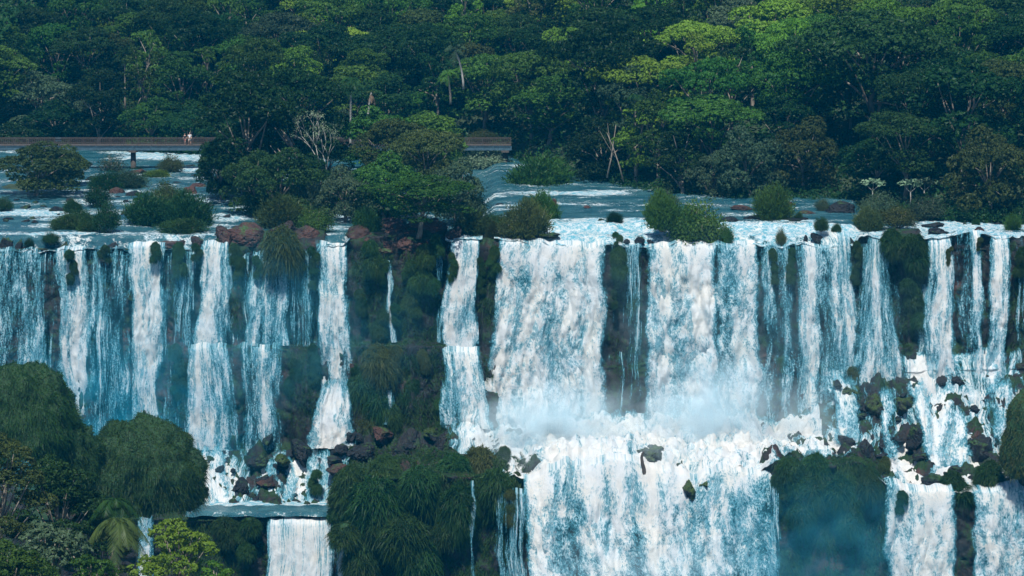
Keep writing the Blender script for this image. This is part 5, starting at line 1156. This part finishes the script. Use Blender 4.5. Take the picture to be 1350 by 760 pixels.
# ------------------------------------------------------------------ near hillside with its trees at the lower left
hx, hy = np.meshgrid(np.linspace(-75, -8, 90), np.linspace(215, 345, 90), indexing='ij')
ppx_, _ = topx(hx, hy, -20)
hz = -16 - .20 * (hy - 215) - 9 * sstep(200, 345, ppx_) + fbm(hx * .1, hy * .1, 6, 4) * 1.6 - 26 * sstep(300, 345, hy) - 16 * sstep(345, 520, ppx_)
tag(link("hillside", new_mesh("hillside", np.stack([hx, hy, hz], -1).reshape(-1, 3), grid_faces(*hx.shape), [SOIL])), "steep wooded slope at the lower left", None, None, "structure")
def hz_at(X, Y): return -16 - .20 * (Y - 215)
NB = "trees on the near slope"
def near_tree(seed, px, ptop, Y, wpx, hm, tone, label, leaf=.13, dens=34, kind='round', lean=0):
    t = onY(px, ptop, Y); m = (Y * cT + (HC - t[2]) * sT) / FPX; W = wpx * m; rg = random.Random(seed); lobes = []; mb = MB()
    root = empty("slope_tree", (t[0], t[1], t[2] - hm)); n = 26
    for i in range(n):
        q = math.sqrt((i + .5) / n); a = i * 2.399; rr = q * W * .42
        z = hm - 1.2 - (hm * .55) * q * q * rg.uniform(.7, 1.2) - (rg.uniform(0, hm * .4) if i % 3 == 0 else 0)
        c = (math.cos(a) * rr, math.sin(a) * rr, z); r = W * rg.uniform(.085, .15)
        lobes.append((c, (r * 1.25, r * 1.25, r * .7)))
        mb.tube([(0, 0, hm * .3), (c[0] * .4, c[1] * .4, z * .62), (c[0], c[1], z)], [.14, .09, .03], 5)
    mb.tube([(0, 0, -3), (.1, 0, hm * .2), (0, 0, hm * .5)], [.34, .28, .2], 8)
    V, F_ = make_crown(seed, lobes, leaf, dens); link("crown", new_mesh("crown", V, F_, [LEAF[tone]], False), root); mb.build("trunk", BARK, root, True)
    tag(root, label, "tree", NB); return root
near_tree(71, -5, 556, 268, 150, 13, 'olive', "olive-leaved tree in front of the tall dark dome")
near_tree(72, 75, 592, 276, 150, 11, 'dark', "dark-leaved tree right below the tall dark dome")
near_tree(73, 60, 676, 258, 130, 8, 'grey', "bluish broad-leaved tree in the lower left", leaf=.17, dens=22)
near_tree(74, 10, 700, 250, 150, 8, 'mid', "green tree filling the lower left corner")
near_tree(75, 235, 672, 262, 120, 8, 'bright', "bright yellow-green tree at the bottom, right of the palm", dens=30)
near_tree(76, 285, 722, 260, 70, 6, 'bright', "small bright bush tree right of the bright yellow-green one", dens=30)
near_tree(77, 120, 715, 256, 90, 6, 'mid', "small green tree left under the drooping palm")
near_tree(78, 130, 660, 280, 110, 9, 'olive', "dull olive tree behind the drooping palm")
palm(155, 800, 690, 266, 3.1, 'olive', "large palm with drooping fronds in the foreground", nf=22, droop=1.15, nl=40, trunk_r=.2)
palm(150, 800, 662, 269, 2.4, 'dark', "second foreground palm rising behind the drooping one", nf=18, droop=1.0, nl=32, trunk_r=.17)

# ------------------------------------------------------------------ footbridge with its two walkers
STEEL = simple("painted_steel", (0.04, 0.085, 0.115), .55); RUST = simple("rusty_rail", (0.052, 0.040, 0.032), .7); WIRE = simple("railing_wire", (0.07, 0.055, 0.045), .6); CONC = simple("pier_concrete", (0.07, 0.06, 0.05), .85)
YB = float(onZ(175, 223, 0.35)[1]); zd = zat(192.5, YB); zb0 = zat(198.5, YB); zr = zat(183.2, YB)
bx0, bx1 = XA(-110, YB, zd), XA(674, YB, zd); Lb = bx1 - bx0; root = empty("footbridge", ((bx0 + bx1) / 2, YB, 0)); cxb = (bx0 + bx1) / 2
MB().box((0, .9, zd + .04), (Lb, 1.9, .08)).build("deck", CONC, root)
for s in (0, 1):
    m_ = MB().box((0, s * 1.8, (zb0 + zd) / 2), (Lb, .16, zd - zb0 - .05)); m_.box((0, s * 1.8, zb0 + .02), (Lb, .30, .05)); m_.box((0, s * 1.8 - .02, zd - .06), (Lb, .30, .05)); m_.build("girder", STEEL, root)
nb_ = int(Lb / 2.6)
for i in range(nb_ + 1):
    x = -Lb / 2 + i * Lb / nb_; MB().box((x, -.14, (zb0 + zd) / 2), (.14, .12, zd - zb0 - .1)).build("bracket", STEEL, root)
for s in (0, 1):
    y = s * 1.8 - .02
    ra = MB(); ra.box((0, y, zr), (Lb, .09, .09)); ra.box((0, y, zd + .30), (Lb, .05, .05)); r_ = ra.build("top_rail", RUST, root)
    me = MB()
    for k in range(5): me.box((0, y, zd + .25 + k * .15), (Lb, .022, .022))
    for k in range(int(Lb / .3)): me.box((-Lb / 2 + k * .3, y + .01, (zd + zr) / 2), (.022, .022, zr - zd))
    me.build("railing_mesh", WIRE, root)
    for i in range(int(Lb / 2.0) + 1):
        MB().box((-Lb / 2 + i * 2.0, y - .03, (zd + zr) / 2), (.07, .07, zr - zd)).build("railing_post", RUST, root)
for px in (-40, 68, 175, 276, 380, 485, 590, 666):
    x = XA(px, YB, 1) - cxb; pb = MB(); pb.tube([(x, .9, -1.5), (x, .9, zb0 - .25)], [.42, .38], 16); pb.build("pier", CONC, root, True)
    MB().box((x, .9, zb0 - .16), (1.1, 2.2, .3)).build("pier_cap", CONC, root)
MB().box((XA(77, YB, zd) - cxb, .05, zr - .12), (.9, .05, .55)).build("notice_board", STEEL, root)
tag(root, "low steel footbridge with rusty railing crossing the river behind the island", "footbridge")

def skin_mat(n, c): return simple(n, c, .6, 0, 9)
def person(px, h, heading, shirt, shorts, hair, label, phase=1):
    x = XA(px, YB, zd); o0 = Vector((x, YB + .9, zd + .085)); root = None
    k = h / 1.75
    def sk(name, pts, edges, rad, mat, parent=None, rootv=0):
        me = bpy.data.meshes.new(name); me.from_pydata([tuple(Vector(p) * k) for p in pts], edges, []); me.materials.append(mat)
        o = bpy.data.objects.new(name, me); C.objects.link(o); m = o.modifiers.new("skin", 'SKIN'); m.use_smooth_shade = True
        for i, r in enumerate(rad): me.skin_vertices[0].data[i].radius = (r[0] * k, r[1] * k) if isinstance(r, tuple) else (r * k, r * k)
        for sv in me.skin_vertices[0].data: sv.use_root = False
        me.skin_vertices[0].data[rootv].use_root = True
        s = o.modifiers.new("sub", 'SUBSURF'); s.levels = 1; s.render_levels = 2
        if parent: o.parent = parent
        return o
    f = phase * .16
    P = [(0, 0, .95), (0, 0, 1.12), (0, 0, 1.30), (0, 0, 1.42), (0, 0, 1.50), (0, .01, 1.57), (0, .02, 1.66), (0, .01, 1.74),
         (-.10, 0, .88), (-.11, f, .50), (-.11, f * .4 - .05, .09), (-.11, f * .4 + .10, .03), (.10, 0, .88), (.11, -f + .04, .50), (.11, -f - .08, .10), (.11, -f + .06, .03),
         (-.19, 0, 1.39), (-.24, -.05, 1.12), (-.24, .08, .90), (-.24, .12, .80), (.19, 0, 1.39), (.24, .05, 1.12), (.23, .15, .92), (.23, .18, .82)]
    E = [(0, 1), (1, 2), (2, 3), (3, 4), (4, 5), (5, 6), (6, 7), (0, 8), (8, 9), (9, 10), (10, 11), (0, 12), (12, 13), (13, 14), (14, 15), (3, 16), (16, 17), (17, 18), (18, 19), (3, 20), (20, 21), (21, 22), (22, 23)]
    Rr = [(.13, .10), (.13, .09), (.16, .10), (.13, .08), .055, .07, .095, .05, .085, .06, .045, .035, .085, .06, .045, .035, .055, .042, .032, .028, .055, .042, .032, .028]
    body = sk("person", P, E, Rr, skin_mat("skin", (.45, .28, .20)))
    body.location = o0; body.rotation_euler = (0, 0, heading)
    sk("shirt", [P[0], P[1], P[2], (0, 0, 1.41), P[16], (-.225, -.03, 1.2), P[20], (.225, .03, 1.2)], [(0, 1), (1, 2), (2, 3), (3, 4), (4, 5), (3, 6), (6, 7)], [(.16, .125), (.155, .115), (.18, .12), (.14, .10), .075, .065, .075, .065], shirt, body)
    sk("shorts", [(0, 0, .98), (0, 0, .90), P[8], (-.11, f * .8, .56), P[12], (.11, -f * .8 + .03, .56)], [(0, 1), (1, 2), (2, 3), (1, 4), (4, 5)], [(.155, .12), (.15, .12), .10, .085, .10, .085], shorts, body)
    sk("hair", [(0, -.01, 1.72), (0, -.03, 1.66), (0, -.05, 1.58)], [(0, 1), (1, 2)], [(.09, .10), (.105, .10), (.07, .05)], hair, body)
    for sx in (-.035, .035):
        e = MB(); e.tube([(sx * k, .10 * k, 1.665 * k), (sx * k, .115 * k, 1.665 * k)], [.012 * k, .008 * k], 6); e.build("eye", skin_mat("eye", (.03, .02, .02)), body)
    tag(body, label, "person", "walkers on the footbridge"); return body
WHITE = skin_mat("white_cloth", (.72, .74, .76)); BLACK = skin_mat("dark_cloth", (.025, .02, .025)); HAIR = skin_mat("hair", (.03, .02, .015)); TAN = skin_mat("light_shorts", (.5, .5, .48)); PINK = skin_mat("reddish_shorts", (.35, .12, .10))
person(243.0, 1.62, math.radians(165), BLACK, PINK, HAIR, "person in a dark top walking on the footbridge, left of the one in white", 1)
person(249.5, 1.78, math.radians(175), WHITE, TAN, HAIR, "person in a white shirt walking on the footbridge", -1)

# ------------------------------------------------------------------ spray over the feet of the falls, and the haze volume added to tint shadows teal
def mist_material(name, dens, col=(1, 1, 1)):
    m, nt, N, out = mat_new(name); L = nt.links.new; tc = N("ShaderNodeTexCoord"); geo = N("ShaderNodeNewGeometry")
    ln = N("ShaderNodeVectorMath"); ln.operation = 'LENGTH'; L(tc.outputs["Object"], ln.inputs[0])
    fall = maprange(nt, ln.outputs["Value"], 1.0, 0.1)
    n = noise_n(nt, geo.outputs["Position"], 0.28, 2, .5)
    d = mth(nt, 'MULTIPLY', mth(nt, 'MULTIPLY', fall, maprange(nt, n, .3, .65)), dens)
    v = N("ShaderNodeVolumePrincipled"); v.inputs["Color"].default_value = (*col, 1); v.inputs["Anisotropy"].default_value = -.35
    L(d, v.inputs["Density"]); L(v.outputs[0], out.inputs["Volume"]); return m
MISTS = {}
def mist(px, py, Y, rx_, ry_, rz_, dens, label, col=(.72, .92, 1)):
    V, F_ = ico(60, 3, 0, 0); me = new_mesh("spray_mist", V, F_, [mist_material("spray_mist", dens, col)])
    o = link("spray_mist", me, None, tuple(onY(px, py, Y))); o.scale = (rx_, ry_, rz_); tag(o, label, None, None, "stuff")
if True:
    mist(700, 580, 389, 10, 6, 8, .24, "white spray at the left foot of the widest waterfall")
    mist(748, 572, 389, 11, 6, 10, .24, "white spray rising at the right foot of the widest waterfall")
    mist(905, 575, 389, 10, 6, 10, .24, "white spray at the left foot of the massive waterfall")
    mist(950, 560, 389, 10, 6, 11, .22, "white spray rising at the right foot of the massive waterfall")
    mist(800, 606, 383, 18, 6, 4.2, .09, "spray drifting low over the churning terrace")
    mist(1050, 560, 390, 10, 6, 7, .08, "thin spray below the strand curtain")
    mist(1088, 735, 370, 19, 7, 14, .035, "spray drifting before the mossy lower block", (.08, .5, .7))
    mist(300, 440, 392, 34, 5, 16, .026, "very thin spray hanging before the left falls", (.15, .7, .95))
    mist(950, 440, 392, 38, 5, 16, .018, "very thin spray hanging before the middle falls", (.4, .85, 1))
    mist(130, 570, 390, 24, 6, 14, .055, "blue spray at the foot of the left falls", (.03, .6, .9))
    mist(860, 750, 370, 18, 5, 6, .04, "faint spray before the largest lower fall")
def haze():
    m, nt, N, out = mat_new("haze"); v = N("ShaderNodeVolumePrincipled"); v.inputs["Color"].default_value = (*HAZE_COLOR, 1); v.inputs["Density"].default_value = HAZE_DENSITY
    v.inputs["Anisotropy"].default_value = 0.0; nt.links.new(v.outputs[0], out.inputs["Volume"])
    b = MB().box((0, 1100, 0), (3300, 2700, 120)); o = b.build("haze", m); tag(o, "thin blue haze added over the valley to tint its shadows teal", None, None, "stuff")
haze()
